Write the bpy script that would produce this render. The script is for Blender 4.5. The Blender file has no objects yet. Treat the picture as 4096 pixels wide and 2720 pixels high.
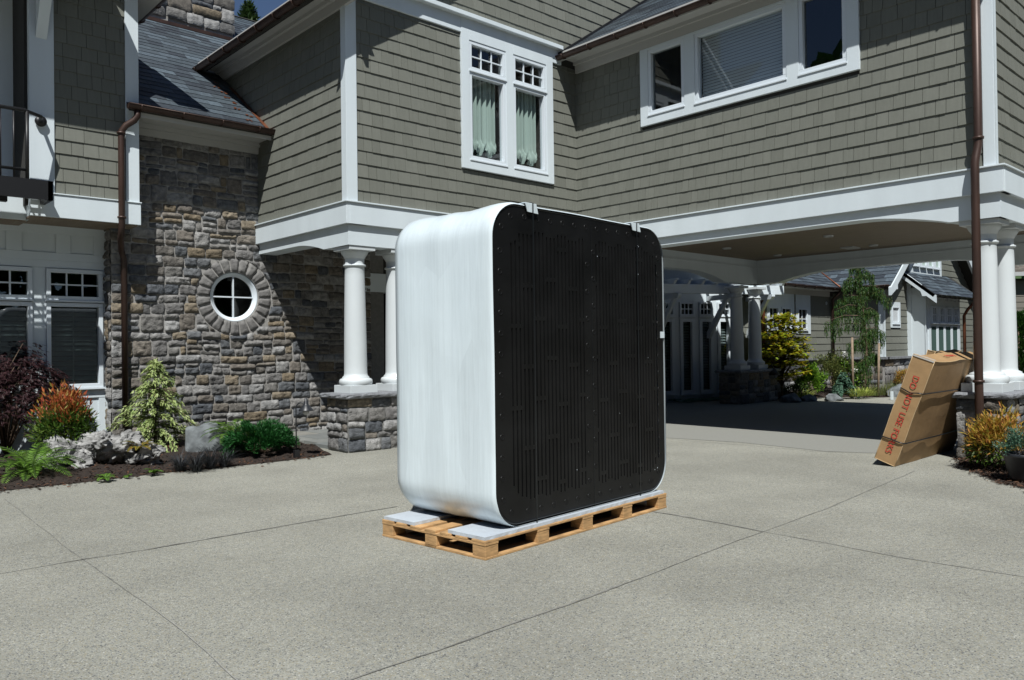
import bpy, math, random
from mathutils import Vector, Matrix, noise
R = math.radians
sc = bpy.context.scene
col = sc.collection

# ---------------------------------------------------------------- camera, sky, sun, exposure
CAMF, CAMW = 3184.8, 4096.0
yaw, pit, rol = R(42.8041), R(0.5724), R(-0.75202)
CAM = Vector((0, 0, 1.5))
fw = Vector((math.sin(yaw)*math.cos(pit), math.cos(yaw)*math.cos(pit), math.sin(pit)))
rt0 = Vector((math.cos(yaw), -math.sin(yaw), 0)); up0 = rt0.cross(fw)
rt = rt0*math.cos(rol) + up0*math.sin(rol)
up = -rt0*math.sin(rol) + up0*math.cos(rol)
cd = bpy.data.cameras.new('camera'); cam = bpy.data.objects.new('camera', cd); col.objects.link(cam)
cd.sensor_width = 36; cd.lens = CAMF/CAMW*36; cd.clip_end = 3000; cd.clip_start = 0.05
cam.matrix_world = Matrix(((rt.x, up.x, -fw.x, CAM.x), (rt.y, up.y, -fw.y, CAM.y), (rt.z, up.z, -fw.z, CAM.z), (0, 0, 0, 1)))
sc.camera = cam

world = bpy.data.worlds.new('World'); sc.world = world; world.use_nodes = True
wn = world.node_tree; bgn = wn.nodes['Background']
sky = wn.nodes.new('ShaderNodeTexSky'); sky.sky_type = 'NISHITA'; sky.sun_disc = False
SUN = Vector((-0.455, -0.50, 1.0)).normalized()
sky.sun_elevation = math.asin(SUN.z); sky.sun_rotation = math.atan2(SUN.x, SUN.y)
sky.air_density = 0.6; sky.dust_density = 0.0; sky.ozone_density = 1.6
wn.links.new(sky.outputs[0], bgn.inputs[0]); bgn.inputs[1].default_value = 0.07
sd = bpy.data.lights.new('sun', 'SUN'); sun = bpy.data.objects.new('sun', sd); col.objects.link(sun)
sd.energy = 5.0; sd.angle = R(0.5); sd.color = (1.0, 0.995, 0.965)
sun.rotation_euler = (-SUN).to_track_quat('-Z', 'Y').to_euler()
sun.location = (-5, -5, 15)
sc.view_settings.view_transform = 'Standard'; sc.view_settings.look = 'None'
sc.view_settings.exposure = 0.10; sc.view_settings.gamma = 1.0
sc.render.engine = 'CYCLES'
sc.cycles.max_bounces = 6; sc.cycles.diffuse_bounces = 1; sc.cycles.transparent_max_bounces = 12
sc.cycles.use_denoising = True

# a point of the photograph (4096 px wide) carried onto a real plane of the place
def ray(x, y): return fw*CAMF + rt*(x-2048) - up*(y-1360)
def on(ax, val, x, y):
    d = ray(x, y); t = (val-CAM[ax])/d[ax]; return CAM + d*t
def ontd(x, y, Z):
    d = ray(x, y); return CAM + d*(Z/CAMF)
def gp(x, y, z=0.0): return on(2, z, x, y)

# ---------------------------------------------------------------- mesh builder
class MB:
    def __init__(s): s.v = []; s.f = []; s.sm = []
    def add(s, vs, fs, smooth=False):
        b = len(s.v); s.v += [tuple(v) for v in vs]
        s.f += [tuple(b+i for i in f) for f in fs]; s.sm += [smooth]*len(fs)
        return s
    def box(s, a, b):
        x0, y0, z0 = a; x1, y1, z1 = b
        vs = [(x0,y0,z0),(x1,y0,z0),(x1,y1,z0),(x0,y1,z0),(x0,y0,z1),(x1,y0,z1),(x1,y1,z1),(x0,y1,z1)]
        return s.add(vs, [(0,3,2,1),(4,5,6,7),(0,1,5,4),(1,2,6,5),(2,3,7,6),(3,0,4,7)])
    def hexa(s, vs): return s.add(vs, [(0,3,2,1),(4,5,6,7),(0,1,5,4),(1,2,6,5),(2,3,7,6),(3,0,4,7)])
    def fbox(s, F, u0, u1, v0, v1, n0, n1):
        return s.hexa([F.p(u0,v0,n0), F.p(u1,v0,n0), F.p(u1,v1,n0), F.p(u0,v1,n0), F.p(u0,v0,n1), F.p(u1,v0,n1), F.p(u1,v1,n1), F.p(u0,v1,n1)])
    def prism(s, F, poly, n0, n1):
        k = len(poly)
        vs = [F.p(u, v, n0) for u, v in poly] + [F.p(u, v, n1) for u, v in poly]
        fs = [tuple(range(k-1, -1, -1)), tuple(range(k, 2*k))] + [(i, (i+1) % k, k+(i+1) % k, k+i) for i in range(k)]
        return s.add(vs, fs)
    def tube(s, pts, rad, seg=10, smooth=True, caps=True):
        pts = [Vector(p) for p in pts]; n = len(pts)
        if not hasattr(rad, '__len__'): rad = [rad]*n
        vs = []; prev = None
        for i, p in enumerate(pts):
            d = (pts[min(i+1, n-1)]-pts[max(i-1, 0)]).normalized()
            if prev is None:
                a = Vector((0,0,1)) if abs(d.z) < .9 else Vector((1,0,0)); q = d.cross(a).normalized()
            else:
                q = (prev - d*prev.dot(d)).normalized()
            prev = q; w = d.cross(q)
            for k in range(seg):
                t = 2*math.pi*k/seg; vs.append(p + (q*math.cos(t)+w*math.sin(t))*rad[i])
        fs = [(i*seg+k, i*seg+(k+1) % seg, (i+1)*seg+(k+1) % seg, (i+1)*seg+k) for i in range(n-1) for k in range(seg)]
        s.add(vs, fs, smooth)
        if caps: 
            b = len(s.v)-n*seg
            s.f += [tuple(b+k for k in range(seg-1, -1, -1)), tuple(b+(n-1)*seg+k for k in range(seg))]; s.sm += [False]*2
        return s
    def lathe(s, c, prof, seg=32, smooth=True, ax=None):
        c = Vector(c); X, Y, Z = ax or (Vector((1,0,0)), Vector((0,1,0)), Vector((0,0,1)))
        vs = []
        for r, h in prof:
            for k in range(seg):
                t = 2*math.pi*k/seg; vs.append(c + X*(r*math.cos(t)) + Y*(r*math.sin(t)) + Z*h)
        fs = [(i*seg+k, i*seg+(k+1) % seg, (i+1)*seg+(k+1) % seg, (i+1)*seg+k) for i in range(len(prof)-1) for k in range(seg)]
        return s.add(vs, fs, smooth)
    def build(s, name, mat, parent=None, bevel=0, auto=False):
        me = bpy.data.meshes.new(name); me.from_pydata([tuple(v) for v in s.v], [], s.f); me.validate()
        if len(me.polygons) == len(s.sm): me.polygons.foreach_set('use_smooth', s.sm)
        me.materials.append(mat); me.update()
        o = bpy.data.objects.new(name, me); col.objects.link(o)
        if parent is not None:
            o.parent = parent
            if parent.type == 'EMPTY' and parent.get('wb'): o.location = -parent.location
        if bevel:
            m = o.modifiers.new('bevel', 'BEVEL'); m.width = bevel; m.segments = 2; m.limit_method = 'ANGLE'; m.angle_limit = R(40)
        return o

class Fr:   # a wall's own frame: u along it, v up, n outwards
    def __init__(s, O, U, V, N): s.O, s.U, s.V, s.N = Vector(O), Vector(U), Vector(V), Vector(N)
    def p(s, u, v, n=0): return s.O + s.U*u + s.V*v + s.N*n
    def uv(s, w):
        d = Vector(w)-s.O; return d.dot(s.U), d.dot(s.V)
Zv = (0, 0, 1)
def FB(y): return Fr((0, y, 0), (1, 0, 0), Zv, (0, -1, 0))       # faces -Y, u = x
def FA(x): return Fr((x, 0, 0), (0, -1, 0), Zv, (-1, 0, 0))      # faces -X, u = -y

def tag(o, label=None, cat=None, group=None, kind=None):
    if label: o['label'] = label
    if cat: o['category'] = cat
    if group: o['group'] = group
    if kind: o['kind'] = kind
    return o
def empty(name, loc, label, cat, group=None, world_built=True):
    o = bpy.data.objects.new(name, None); col.objects.link(o); o.location = loc; o.empty_display_size = .2
    if world_built: o['wb'] = 1
    return tag(o, label, cat, group)

# ---------------------------------------------------------------- materials
def mat(name, c=(.5,.5,.5), rough=.6, cols=None, nscale=0, namp=0, bump=0, bscale=20, metal=0, spec=.5, coat=0, trans=0, island=0, stretch=None, detail=4):
    m = bpy.data.materials.new(name); m.use_nodes = True; nt = m.node_tree; b = nt.nodes['Principled BSDF']
    b.inputs['Roughness'].default_value = rough; b.inputs['Metallic'].default_value = metal
    b.inputs['Specular IOR Level'].default_value = spec
    if coat: b.inputs['Coat Weight'].default_value = coat; b.inputs['Coat Roughness'].default_value = .12
    N = nt.nodes; L = nt.links
    tc = N.new('ShaderNodeTexCoord'); mp = N.new('ShaderNodeMapping'); L.new(tc.outputs['Object'], mp.inputs[0])
    if stretch: mp.inputs['Scale'].default_value = stretch
    if cols:
        rmp = N.new('ShaderNodeValToRGB'); rmp.color_ramp.interpolation = 'CONSTANT' if island == 2 else 'LINEAR'
        e = rmp.color_ramp.elements; k = len(cols)
        for i, cc in enumerate(cols):
            pos = i/(k if island == 2 else max(1, k-1))
            if i == 0: el = e[0]; el.position = 0
            elif i == 1: el = e[1]; el.position = pos
            else: el = e.new(pos)
            el.color = (*cc, 1)
        g = N.new('ShaderNodeNewGeometry'); L.new(g.outputs['Random Per Island'], rmp.inputs[0]); base = rmp.outputs[0]
    else:
        rgb = N.new('ShaderNodeRGB'); rgb.outputs[0].default_value = (*c, 1); base = rgb.outputs[0]
    if namp:
        nz = N.new('ShaderNodeTexNoise'); nz.inputs['Scale'].default_value = nscale; nz.inputs['Detail'].default_value = detail
        L.new(mp.outputs[0], nz.inputs['Vector'])
        mr = N.new('ShaderNodeMapRange'); mr.inputs[1].default_value = .25; mr.inputs[2].default_value = .75
        mr.inputs[3].default_value = 1-namp; mr.inputs[4].default_value = 1+namp; L.new(nz.outputs[0], mr.inputs[0])
        vm = N.new('ShaderNodeVectorMath'); vm.operation = 'SCALE'; L.new(base, vm.inputs[0]); L.new(mr.outputs[0], vm.inputs['Scale']); base = vm.outputs[0]
    L.new(base, b.inputs['Base Color'])
    if bump:
        n2 = N.new('ShaderNodeTexNoise'); n2.inputs['Scale'].default_value = bscale; n2.inputs['Detail'].default_value = 5; L.new(mp.outputs[0], n2.inputs['Vector'])
        bp = N.new('ShaderNodeBump'); bp.inputs['Strength'].default_value = min(1, bump); bp.inputs['Distance'].default_value = .01*max(1, bump); L.new(n2.outputs[0], bp.inputs['Height']); L.new(bp.outputs[0], b.inputs['Normal'])
    if trans:
        tr = N.new('ShaderNodeBsdfTranslucent'); L.new(base, tr.inputs[0]); mx = N.new('ShaderNodeMixShader'); mx.inputs[0].default_value = trans
        L.new(b.outputs[0], mx.inputs[1]); L.new(tr.outputs[0], mx.inputs[2]); L.new(mx.outputs[0], N['Material Output'].inputs[0])
    return m

def glass(name, tint=(.9,.94,.94), refl=1.0):
    m = bpy.data.materials.new(name); m.use_nodes = True; nt = m.node_tree; N = nt.nodes; L = nt.links
    N.remove(N['Principled BSDF'])
    t = N.new('ShaderNodeBsdfTransparent'); t.inputs[0].default_value = (*tint, 1)
    g = N.new('ShaderNodeBsdfGlossy'); g.inputs['Roughness'].default_value = .01; g.inputs[0].default_value = (refl, refl, refl, 1)
    lw = N.new('ShaderNodeLayerWeight'); lw.inputs[0].default_value = .5
    pw_ = N.new('ShaderNodeMath'); pw_.operation = 'POWER'; pw_.inputs[1].default_value = 4.0; L.new(lw.outputs['Facing'], pw_.inputs[0])
    fr = N.new('ShaderNodeMapRange'); fr.inputs[3].default_value = .09; fr.inputs[4].default_value = 1.0; L.new(pw_.outputs[0], fr.inputs[0])
    mx = N.new('ShaderNodeMixShader'); L.new(fr.outputs[0], mx.inputs[0]); L.new(t.outputs[0], mx.inputs[1]); L.new(g.outputs[0], mx.inputs[2])
    L.new(mx.outputs[0], N['Material Output'].inputs[0]); return m

M = {}
M['white'] = mat('white_trim_paint', (.70,.775,.81), .45, nscale=3, namp=.05, bump=.12, bscale=90, stretch=(1,1,.2))
M['sash'] = mat('white_sash_paint', (.74,.81,.86), .3)
M['column'] = mat('white_column_paint', (.63,.675,.69), .4, nscale=2, namp=.03)
M['shingle'] = mat('taupe_painted_shingle', rough=.75, cols=[(.158,.164,.138),(.178,.184,.156),(.168,.175,.148),(.19,.196,.167)], nscale=5, namp=.07, bump=.25, bscale=70, stretch=(6,6,.8))
M['backing'] = mat('dark_wall_backing', (.035,.034,.03), .9)
M['stone'] = mat('cut_ledge_stone', rough=.85, island=2, cols=[(0.200,0.195,0.189),(0.102,0.109,0.117),(0.252,0.247,0.238),(0.156,0.139,0.119),(0.182,0.147,0.101),(0.124,0.130,0.136),(0.299,0.295,0.286),(0.166,0.161,0.156),(0.172,0.153,0.129),(0.084,0.092,0.103),(0.217,0.211,0.202),(0.134,0.124,0.111),(0.171,0.165,0.155),(0.216,0.181,0.132),(0.278,0.277,0.272),(0.132,0.130,0.127)], nscale=14, namp=.45, bump=1.6, bscale=45)
M['ring'] = mat('grey_voussoir_stone', rough=.85, cols=[(.165,.16,.155),(.22,.215,.205)], nscale=16, namp=.22, bump=1.0, bscale=40)
M['mortar'] = mat('pale_mortar', (.34,.33,.31), .9, nscale=20, namp=.15, bump=.6, bscale=60)
M['mortarD'] = mat('grey_mortar', (.20,.20,.19), .9, nscale=20, namp=.15, bump=.6, bscale=60)
M['cap'] = mat('rough_cap_stone', (.21,.22,.235), .85, nscale=9, namp=.3, bump=1.2, bscale=30)
M['slate'] = mat('roof_slate', rough=.55, island=2, cols=[(0.058,0.074,0.088),(0.037,0.046,0.057),(0.076,0.098,0.118),(0.046,0.058,0.071),(0.033,0.041,0.052),(0.089,0.116,0.139),(0.051,0.066,0.079),(0.066,0.086,0.102)], nscale=22, namp=.3, bump=.5, bscale=50)
M['asph'] = mat('brown_asphalt_shingle', rough=.9, island=2, cols=[(.12,.105,.09),(.16,.14,.12),(.135,.12,.10),(.18,.16,.135)], nscale=20, namp=.2)
M['copper'] = mat('aged_brown_copper', (.060,.034,.026), .45, nscale=4, namp=.4, metal=.3, bump=.1, stretch=(1,1,.4))
M['copperL'] = mat('newer_orange_copper', (.20,.072,.035), .4, nscale=5, namp=.4, metal=.4, stretch=(1,1,.3))
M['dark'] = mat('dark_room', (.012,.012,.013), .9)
M['black'] = mat('black_iron', (.012,.012,.013), .45)
M['glass'] = glass('window_glass'); M['glassD'] = glass('dark_window_glass', (.45,.5,.5))
M['curtain'] = mat('sage_green_curtain', (.52,.64,.58), .9, trans=.2)
M['curtainD'] = mat('dark_green_curtain', (.05,.10,.085), .9)
M['blind'] = mat('white_blind_slat', (.62,.66,.68), .5)
M['shutter'] = mat('grey_shutter_slat', (.12,.15,.15), .5)
M['ceil'] = mat('stained_cedar_ceiling', (.25,.20,.145), .6, nscale=6, namp=.2, stretch=(8,.6,1))
M['lamp'] = mat('grey_light_trim', (.45,.46,.46), .5)
M['soffit'] = mat('soffit_paint', (.50,.50,.48), .6)
M['wood'] = mat('pallet_pine', rough=.75, cols=[(.40,.22,.085),(.48,.29,.13),(.33,.185,.075),(.44,.25,.10)], nscale=9, namp=.38, bump=.4, bscale=30, stretch=(1,1,6))
M['foam'] = mat('white_foam_board', (.50,.55,.60), .4, nscale=12, namp=.05, bump=.3, bscale=40)
M['card'] = mat('brown_cardboard', (.36,.225,.105), .72, nscale=7, namp=.10, bump=.35, bscale=9)
M['cardD'] = mat('worn_cardboard_edge', (.50,.36,.20), .8, nscale=20, namp=.2)
M['red'] = mat('red_print', (.50,.035,.025), .7)
M['strap'] = mat('black_plastic_strap', (.012,.014,.016), .3)
M['tape'] = mat('clear_tape', (.55,.52,.48), .25)
M['mulch'] = mat('bark_mulch', rough=.95, c=(.026,.016,.011), nscale=45, namp=.7, bump=2.5, bscale=40)
M['mulchchip'] = mat('mulch_chips', rough=.95, cols=[(.015,.010,.007),(.04,.023,.014),(.11,.05,.024),(.025,.016,.011),(.02,.013,.009)])
M['rock'] = mat('blue_grey_boulder', (.15,.165,.17), .85, nscale=7, namp=.6, bump=1.2, bscale=14, detail=8)
M['drift'] = mat('bleached_driftwood', (.27,.268,.26), .85, nscale=7, namp=.75, bump=2.2, bscale=18, stretch=(1,1,2.2), detail=8)
M['flag'] = mat('pink_flag', (.75,.25,.25), .6, trans=.3)
M['flagstone'] = mat('bluestone_paving', rough=.7, cols=[(.17,.18,.175),(.22,.225,.21),(.15,.165,.165),(.25,.24,.21)], nscale=6, namp=.15)
M['hose'] = mat('green_garden_hose', (.02,.14,.10), .35)
M['pot'] = mat('pale_clay_pot', (.42,.41,.38), .5, nscale=5, namp=.1)
M['potD'] = mat('dark_plastic_pot', (.02,.022,.026), .4)
M['bark'] = mat('tree_bark', (.13,.09,.06), .9, nscale=15, namp=.4, bump=1.2, bscale=30)
M['stake'] = mat('wood_stake', (.27,.20,.14), .85, nscale=15, namp=.3)
M['petal'] = mat('white_petals', (.75,.76,.72), .6, trans=.3)

def leafm(name, cols, t=.35, rough=.5): return mat(name, rough=rough, cols=cols, trans=t, spec=.35)
M['l_burg'] = leafm('burgundy_leaf', [(.018,.008,.010),(.055,.022,.026),(.03,.013,.016),(.10,.05,.05)])
M['l_nand_t'] = leafm('orange_red_leaf', [(.42,.085,.04),(.52,.16,.05),(.36,.06,.035),(.30,.26,.05),(.50,.12,.05)])
M['l_nand_b'] = leafm('deep_green_leaf', [(.03,.08,.012),(.07,.15,.02),(.14,.20,.03),(.02,.05,.01)])
M['l_nand_y'] = leafm('orange_yellow_leaf', [(.40,.30,.03),(.55,.30,.06),(.30,.30,.04),(.60,.25,.08),(.20,.22,.03)])
M['l_cyp'] = leafm('pale_gold_needle', [(.24,.34,.11),(.42,.50,.18),(.32,.42,.14),(.52,.58,.28),(.14,.23,.07)], .3)
M['l_fern'] = leafm('fern_green', [(.07,.16,.02),(.13,.27,.03),(.18,.32,.05),(.10,.20,.03)])
M['l_fernr'] = leafm('rusty_fern', [(.25,.20,.03),(.38,.22,.03),(.16,.22,.03),(.42,.17,.04)])
M['l_pine'] = leafm('dwarf_pine_needle', [(.008,.045,.012),(.02,.10,.022),(.03,.15,.03),(.012,.065,.015)], .15)
M['l_blk'] = leafm('black_grass_blade', [(.012,.013,.016),(.025,.028,.032),(.05,.055,.06)], .1)
M['l_cedar'] = leafm('weeping_cedar', [(.015,.055,.014),(.035,.11,.022),(.065,.15,.028),(.10,.12,.03),(.012,.04,.010)], .25)
M['l_maple'] = leafm('yellow_green_maple', [(.34,.42,.03),(.48,.46,.03),(.24,.36,.03),(.52,.34,.03),(.42,.48,.04)], .45)
M['l_shrub'] = leafm('fresh_green_leaf', [(.10,.24,.02),(.20,.36,.03),(.06,.16,.015),(.26,.40,.05)], .4)
M['l_olive'] = leafm('olive_bush_leaf', [(.13,.17,.05),(.22,.25,.07),(.08,.12,.04),(.28,.27,.08)], .35)
M['l_lime'] = leafm('lime_grass_blade', [(.35,.42,.07),(.48,.52,.14),(.22,.32,.05)], .4)
M['l_dkgr'] = leafm('dark_hedge_leaf', [(.012,.04,.008),(.03,.09,.015),(.05,.13,.02),(.02,.06,.012)], .2)
M['l_blue'] = leafm('blue_green_needle', [(.06,.13,.09),(.10,.20,.13),(.04,.09,.06)], .2)
M['l_shade'] = leafm('dull_green_leaf', [(.03,.06,.015),(.05,.09,.02),(.02,.04,.012)], .2)

# exposed aggregate paving
def paving():
    m = bpy.data.materials.new('exposed_aggregate_concrete'); m.use_nodes = True; nt = m.node_tree; N = nt.nodes; L = nt.links; b = N['Principled BSDF']
    tc = N.new('ShaderNodeTexCoord')
    v = N.new('ShaderNodeTexVoronoi'); v.inputs['Scale'].default_value = 125; L.new(tc.outputs['Object'], v.inputs['Vector'])
    sp = N.new('ShaderNodeSeparateColor'); L.new(v.outputs['Color'], sp.inputs[0])
    r = N.new('ShaderNodeValToRGB'); e = r.color_ramp.elements; r.color_ramp.interpolation = 'CONSTANT'
    cs = [(.078,.083,.09),(.215,.21,.172),(.29,.287,.235),(.275,.25,.175),(.33,.325,.275),(.255,.255,.22),(.17,.178,.17),(.44,.435,.385),(.28,.26,.215)]
    ps = [0,.09,.2,.36,.5,.62,.76,.88,.93]
    for i, (c, p) in enumerate(zip(cs, ps)):
        el = e[i] if i < 2 else e.new(p)
        el.position = p; el.color = (*c, 1)
    L.new(sp.outputs[0], r.inputs[0])
    mortar = N.new('ShaderNodeMix'); mortar.data_type = 'RGBA'; mortar.inputs[7].default_value = (.285,.284,.25,1)
    mr = N.new('ShaderNodeMapRange'); mr.inputs[1].default_value = .35; mr.inputs[2].default_value = .75; L.new(v.outputs['Distance'], mr.inputs[0])
    L.new(mr.outputs[0], mortar.inputs[0]); L.new(r.outputs[0], mortar.inputs[6])
    n = N.new('ShaderNodeTexNoise'); n.inputs['Scale'].default_value = .9; n.inputs['Detail'].default_value = 8; n.inputs['Roughness'].default_value = .62; L.new(tc.outputs['Object'], n.inputs['Vector'])
    m2 = N.new('ShaderNodeMapRange'); m2.inputs[1].default_value = .3; m2.inputs[2].default_value = .7; m2.inputs[3].default_value = .88; m2.inputs[4].default_value = 1.14; L.new(n.outputs[0], m2.inputs[0])
    n3 = N.new('ShaderNodeTexNoise'); n3.inputs['Scale'].default_value = 26; n3.inputs['Detail'].default_value = 3; L.new(tc.outputs['Object'], n3.inputs['Vector'])
    m3 = N.new('ShaderNodeMapRange'); m3.inputs[1].default_value = .3; m3.inputs[2].default_value = .7; m3.inputs[3].default_value = .90; m3.inputs[4].default_value = 1.1; L.new(n3.outputs[0], m3.inputs[0])
    n4 = N.new('ShaderNodeTexNoise'); n4.inputs['Scale'].default_value = .33; n4.inputs['Detail'].default_value = 3; n4.inputs['Distortion'].default_value = .6; L.new(tc.outputs['Object'], n4.inputs['Vector'])
    m4_ = N.new('ShaderNodeMapRange'); m4_.inputs[1].default_value = .35; m4_.inputs[2].default_value = .65; m4_.inputs[3].default_value = .91; m4_.inputs[4].default_value = 1.07; L.new(n4.outputs[0], m4_.inputs[0])
    n5 = N.new('ShaderNodeTexVoronoi'); n5.inputs['Scale'].default_value = 1.1; L.new(tc.outputs['Object'], n5.inputs['Vector'])
    n6 = N.new('ShaderNodeTexNoise'); n6.inputs['Scale'].default_value = 9; n6.inputs['Detail'].default_value = 5; L.new(tc.outputs['Object'], n6.inputs['Vector'])
    a5_ = N.new('ShaderNodeMath'); a5_.operation = 'MULTIPLY_ADD'; a5_.inputs[1].default_value = .16; L.new(n6.outputs[0], a5_.inputs[0]); L.new(n5.outputs['Distance'], a5_.inputs[2])
    m5_ = N.new('ShaderNodeMapRange'); m5_.inputs[1].default_value = .10; m5_.inputs[2].default_value = .17; m5_.inputs[3].default_value = .84; m5_.inputs[4].default_value = 1.0; L.new(a5_.outputs[0], m5_.inputs[0])
    m6_ = N.new('ShaderNodeMath'); m6_.operation = 'MULTIPLY'; L.new(m4_.outputs[0], m6_.inputs[0]); L.new(m5_.outputs[0], m6_.inputs[1])
    m7_ = N.new('ShaderNodeMath'); m7_.operation = 'MULTIPLY'; L.new(m3.outputs[0], m7_.inputs[0]); L.new(m6_.outputs[0], m7_.inputs[1]); m3 = m7_
    mm = N.new('ShaderNodeMath'); mm.operation = 'MULTIPLY'; L.new(m2.outputs[0], mm.inputs[0]); L.new(m3.outputs[0], mm.inputs[1])
    s = N.new('ShaderNodeVectorMath'); s.operation = 'SCALE'; L.new(mortar.outputs[2], s.inputs[0]); L.new(mm.outputs[0], s.inputs['Scale'])
    L.new(s.outputs[0], b.inputs['Base Color']); b.inputs['Roughness'].default_value = .8; b.inputs['Specular IOR Level'].default_value = .3
    bp = N.new('ShaderNodeBump'); bp.invert = True; bp.inputs['Strength'].default_value = .7; bp.inputs['Distance'].default_value = .004
    L.new(v.outputs['Distance'], bp.inputs['Height']); L.new(bp.outputs[0], b.inputs['Normal'])
    return m
M['paving'] = paving()
M['slab'] = mat('smoother_concrete_apron', (.250,.250,.226), .75, nscale=60, namp=.12, bump=.3, bscale=90)
M['joint'] = mat('paving_joint', (.19,.187,.168), .9, nscale=9, namp=.6, bump=.5)
M['jointp'] = mat('pale_paving_joint', (.29,.285,.26), .9, nscale=9, namp=.15)
M['soil'] = mat('soil_and_grass', (.06,.08,.03), .95, nscale=2, namp=.5)
# wrap film
def film():
    m = bpy.data.materials.new('white_stretch_film'); m.use_nodes = True; nt = m.node_tree; N = nt.nodes; L = nt.links; b = N['Principled BSDF']
    tc = N.new('ShaderNodeTexCoord'); mp = N.new('ShaderNodeMapping'); mp.inputs['Scale'].default_value = (.35,1,.05); L.new(tc.outputs['Object'], mp.inputs[0])
    n = N.new('ShaderNodeTexNoise'); n.inputs['Scale'].default_value = 42; n.inputs['Detail'].default_value = 5; n.inputs['Roughness'].default_value = .6; L.new(mp.outputs[0], n.inputs['Vector'])
    r = N.new('ShaderNodeMapRange'); r.inputs[1].default_value = .3; r.inputs[2].default_value = .7; r.inputs[3].default_value = .80; r.inputs[4].default_value = .88; L.new(n.outputs[0], r.inputs[0])
    cb = N.new('ShaderNodeCombineColor'); 
    for i, k in enumerate((.84, .95, 1.0)):
        q = N.new('ShaderNodeMath'); q.operation = 'MULTIPLY'; q.inputs[1].default_value = k; L.new(r.outputs[0], q.inputs[0]); L.new(q.outputs[0], cb.inputs[i])
    L.new(cb.outputs[0], b.inputs['Base Color']); b.inputs['Roughness'].default_value = .28
    b.inputs['Coat Weight'].default_value = .25; b.inputs['Coat Roughness'].default_value = .15
    n2 = N.new('ShaderNodeTexNoise'); n2.inputs['Scale'].default_value = 2.2; n2.inputs['Detail'].default_value = 2; L.new(tc.outputs['Object'], n2.inputs['Vector'])
    vb = N.new('ShaderNodeTexVoronoi'); vb.feature = 'F1'; vb.inputs['Scale'].default_value = 1.6; mb_ = N.new('ShaderNodeMapping'); mb_.inputs['Scale'].default_value = (1,2.6,.75); mb_.inputs['Rotation'].default_value = (.25,0,0); L.new(tc.outputs['Object'], mb_.inputs[0]); L.new(mb_.outputs[0], vb.inputs['Vector'])
    sb_ = N.new('ShaderNodeSeparateColor'); L.new(vb.outputs['Color'], sb_.inputs[0]); mq = N.new('ShaderNodeMapRange'); mq.inputs[3].default_value = .955; mq.inputs[4].default_value = 1.03; L.new(sb_.outputs[0], mq.inputs[0])
    sc_n = N.new('ShaderNodeVectorMath'); sc_n.operation = 'SCALE'; L.new(cb.outputs[0], sc_n.inputs[0]); L.new(mq.outputs[0], sc_n.inputs['Scale']); L.new(sc_n.outputs[0], b.inputs['Base Color'])
    ad = N.new('ShaderNodeMath'); ad.operation = 'MULTIPLY_ADD'; ad.inputs[1].default_value = 3.0; L.new(n2.outputs[0], ad.inputs[0]); L.new(n.outputs[0], ad.inputs[2])
    bp = N.new('ShaderNodeBump'); bp.inputs['Strength'].default_value = .28; bp.inputs['Distance'].default_value = .008; L.new(ad.outputs[0], bp.inputs['Height']); L.new(bp.outputs[0], b.inputs['Normal'])
    return m
M['film'] = film()
M['plastic'] = mat('black_moulded_plastic', (.007,.0072,.0075), .42, nscale=3, namp=.5, bump=.2, bscale=6, spec=.3)

# ---------------------------------------------------------------- wall builders
def wall_cells(F, u0, u1, v0, v1, holes, n0, n1, mb=None):
    mb = mb or MB()
    us = sorted({u0, u1, *[h[i] for h in holes for i in (0, 1) if u0 < h[i] < u1]})
    vs = sorted({v0, v1, *[h[i] for h in holes for i in (2, 3) if v0 < h[i] < v1]})
    for a, b in zip(us, us[1:]):
        run = None
        for c, d in zip(vs, vs[1:]):
            m_, n_ = (a+b)/2, (c+d)/2
            if any(h[0] < m_ < h[1] and h[2] < n_ < h[3] for h in holes):
                if run: mb.fbox(F, a, b, run[0], run[1], n0, n1); run = None
            else: run = (run[0] if run else c, d)
        if run: mb.fbox(F, a, b, run[0], run[1], n0, n1)
    return mb
def shingles(F, u0, u1, v0, v1, holes=(), exp=.2, wr=(.12,.27), th=.019, gap=.006, seed=1, clip=None, mb=None, flat=False):
    rnd = random.Random(seed); mb = mb or MB(); v = v0 - rnd.random()*0.0
    while v < v1-.01:
        vt = min(v+exp, v1); u = u0 - rnd.random()*.12
        while u < u1:
            w = rnd.uniform(*wr); a, b = max(u, u0), min(u+w-gap, u1); u += w
            if b-a < .015: continue
            segs = [(a, b)]
            for h in holes:
                if h[2] < (v+vt)/2 < h[3]:
                    ns = []
                    for s0, s1 in segs:
                        if s1 <= h[0] or s0 >= h[1]: ns.append((s0, s1))
                        else:
                            if s0 < h[0]: ns.append((s0, h[0]))
                            if s1 > h[1]: ns.append((h[1], s1))
                    segs = ns
            for s0, s1 in segs:
                if clip:
                    s0, s1 = clip(s0, s1, (v+vt)/2)
                if s1-s0 < .01: continue
                t = th*rnd.uniform(.85, 1.15); dv = 0 if flat else rnd.uniform(-.002, .002)
                mb.hexa([F.p(s0,v+dv,0), F.p(s1,v+dv,0), F.p(s1,vt,0), F.p(s0,vt,0), F.p(s0,v+dv,t), F.p(s1,v+dv,t), F.p(s1,vt,t*.25), F.p(s0,vt,t*.25)])
        v += exp
    return mb
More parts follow.
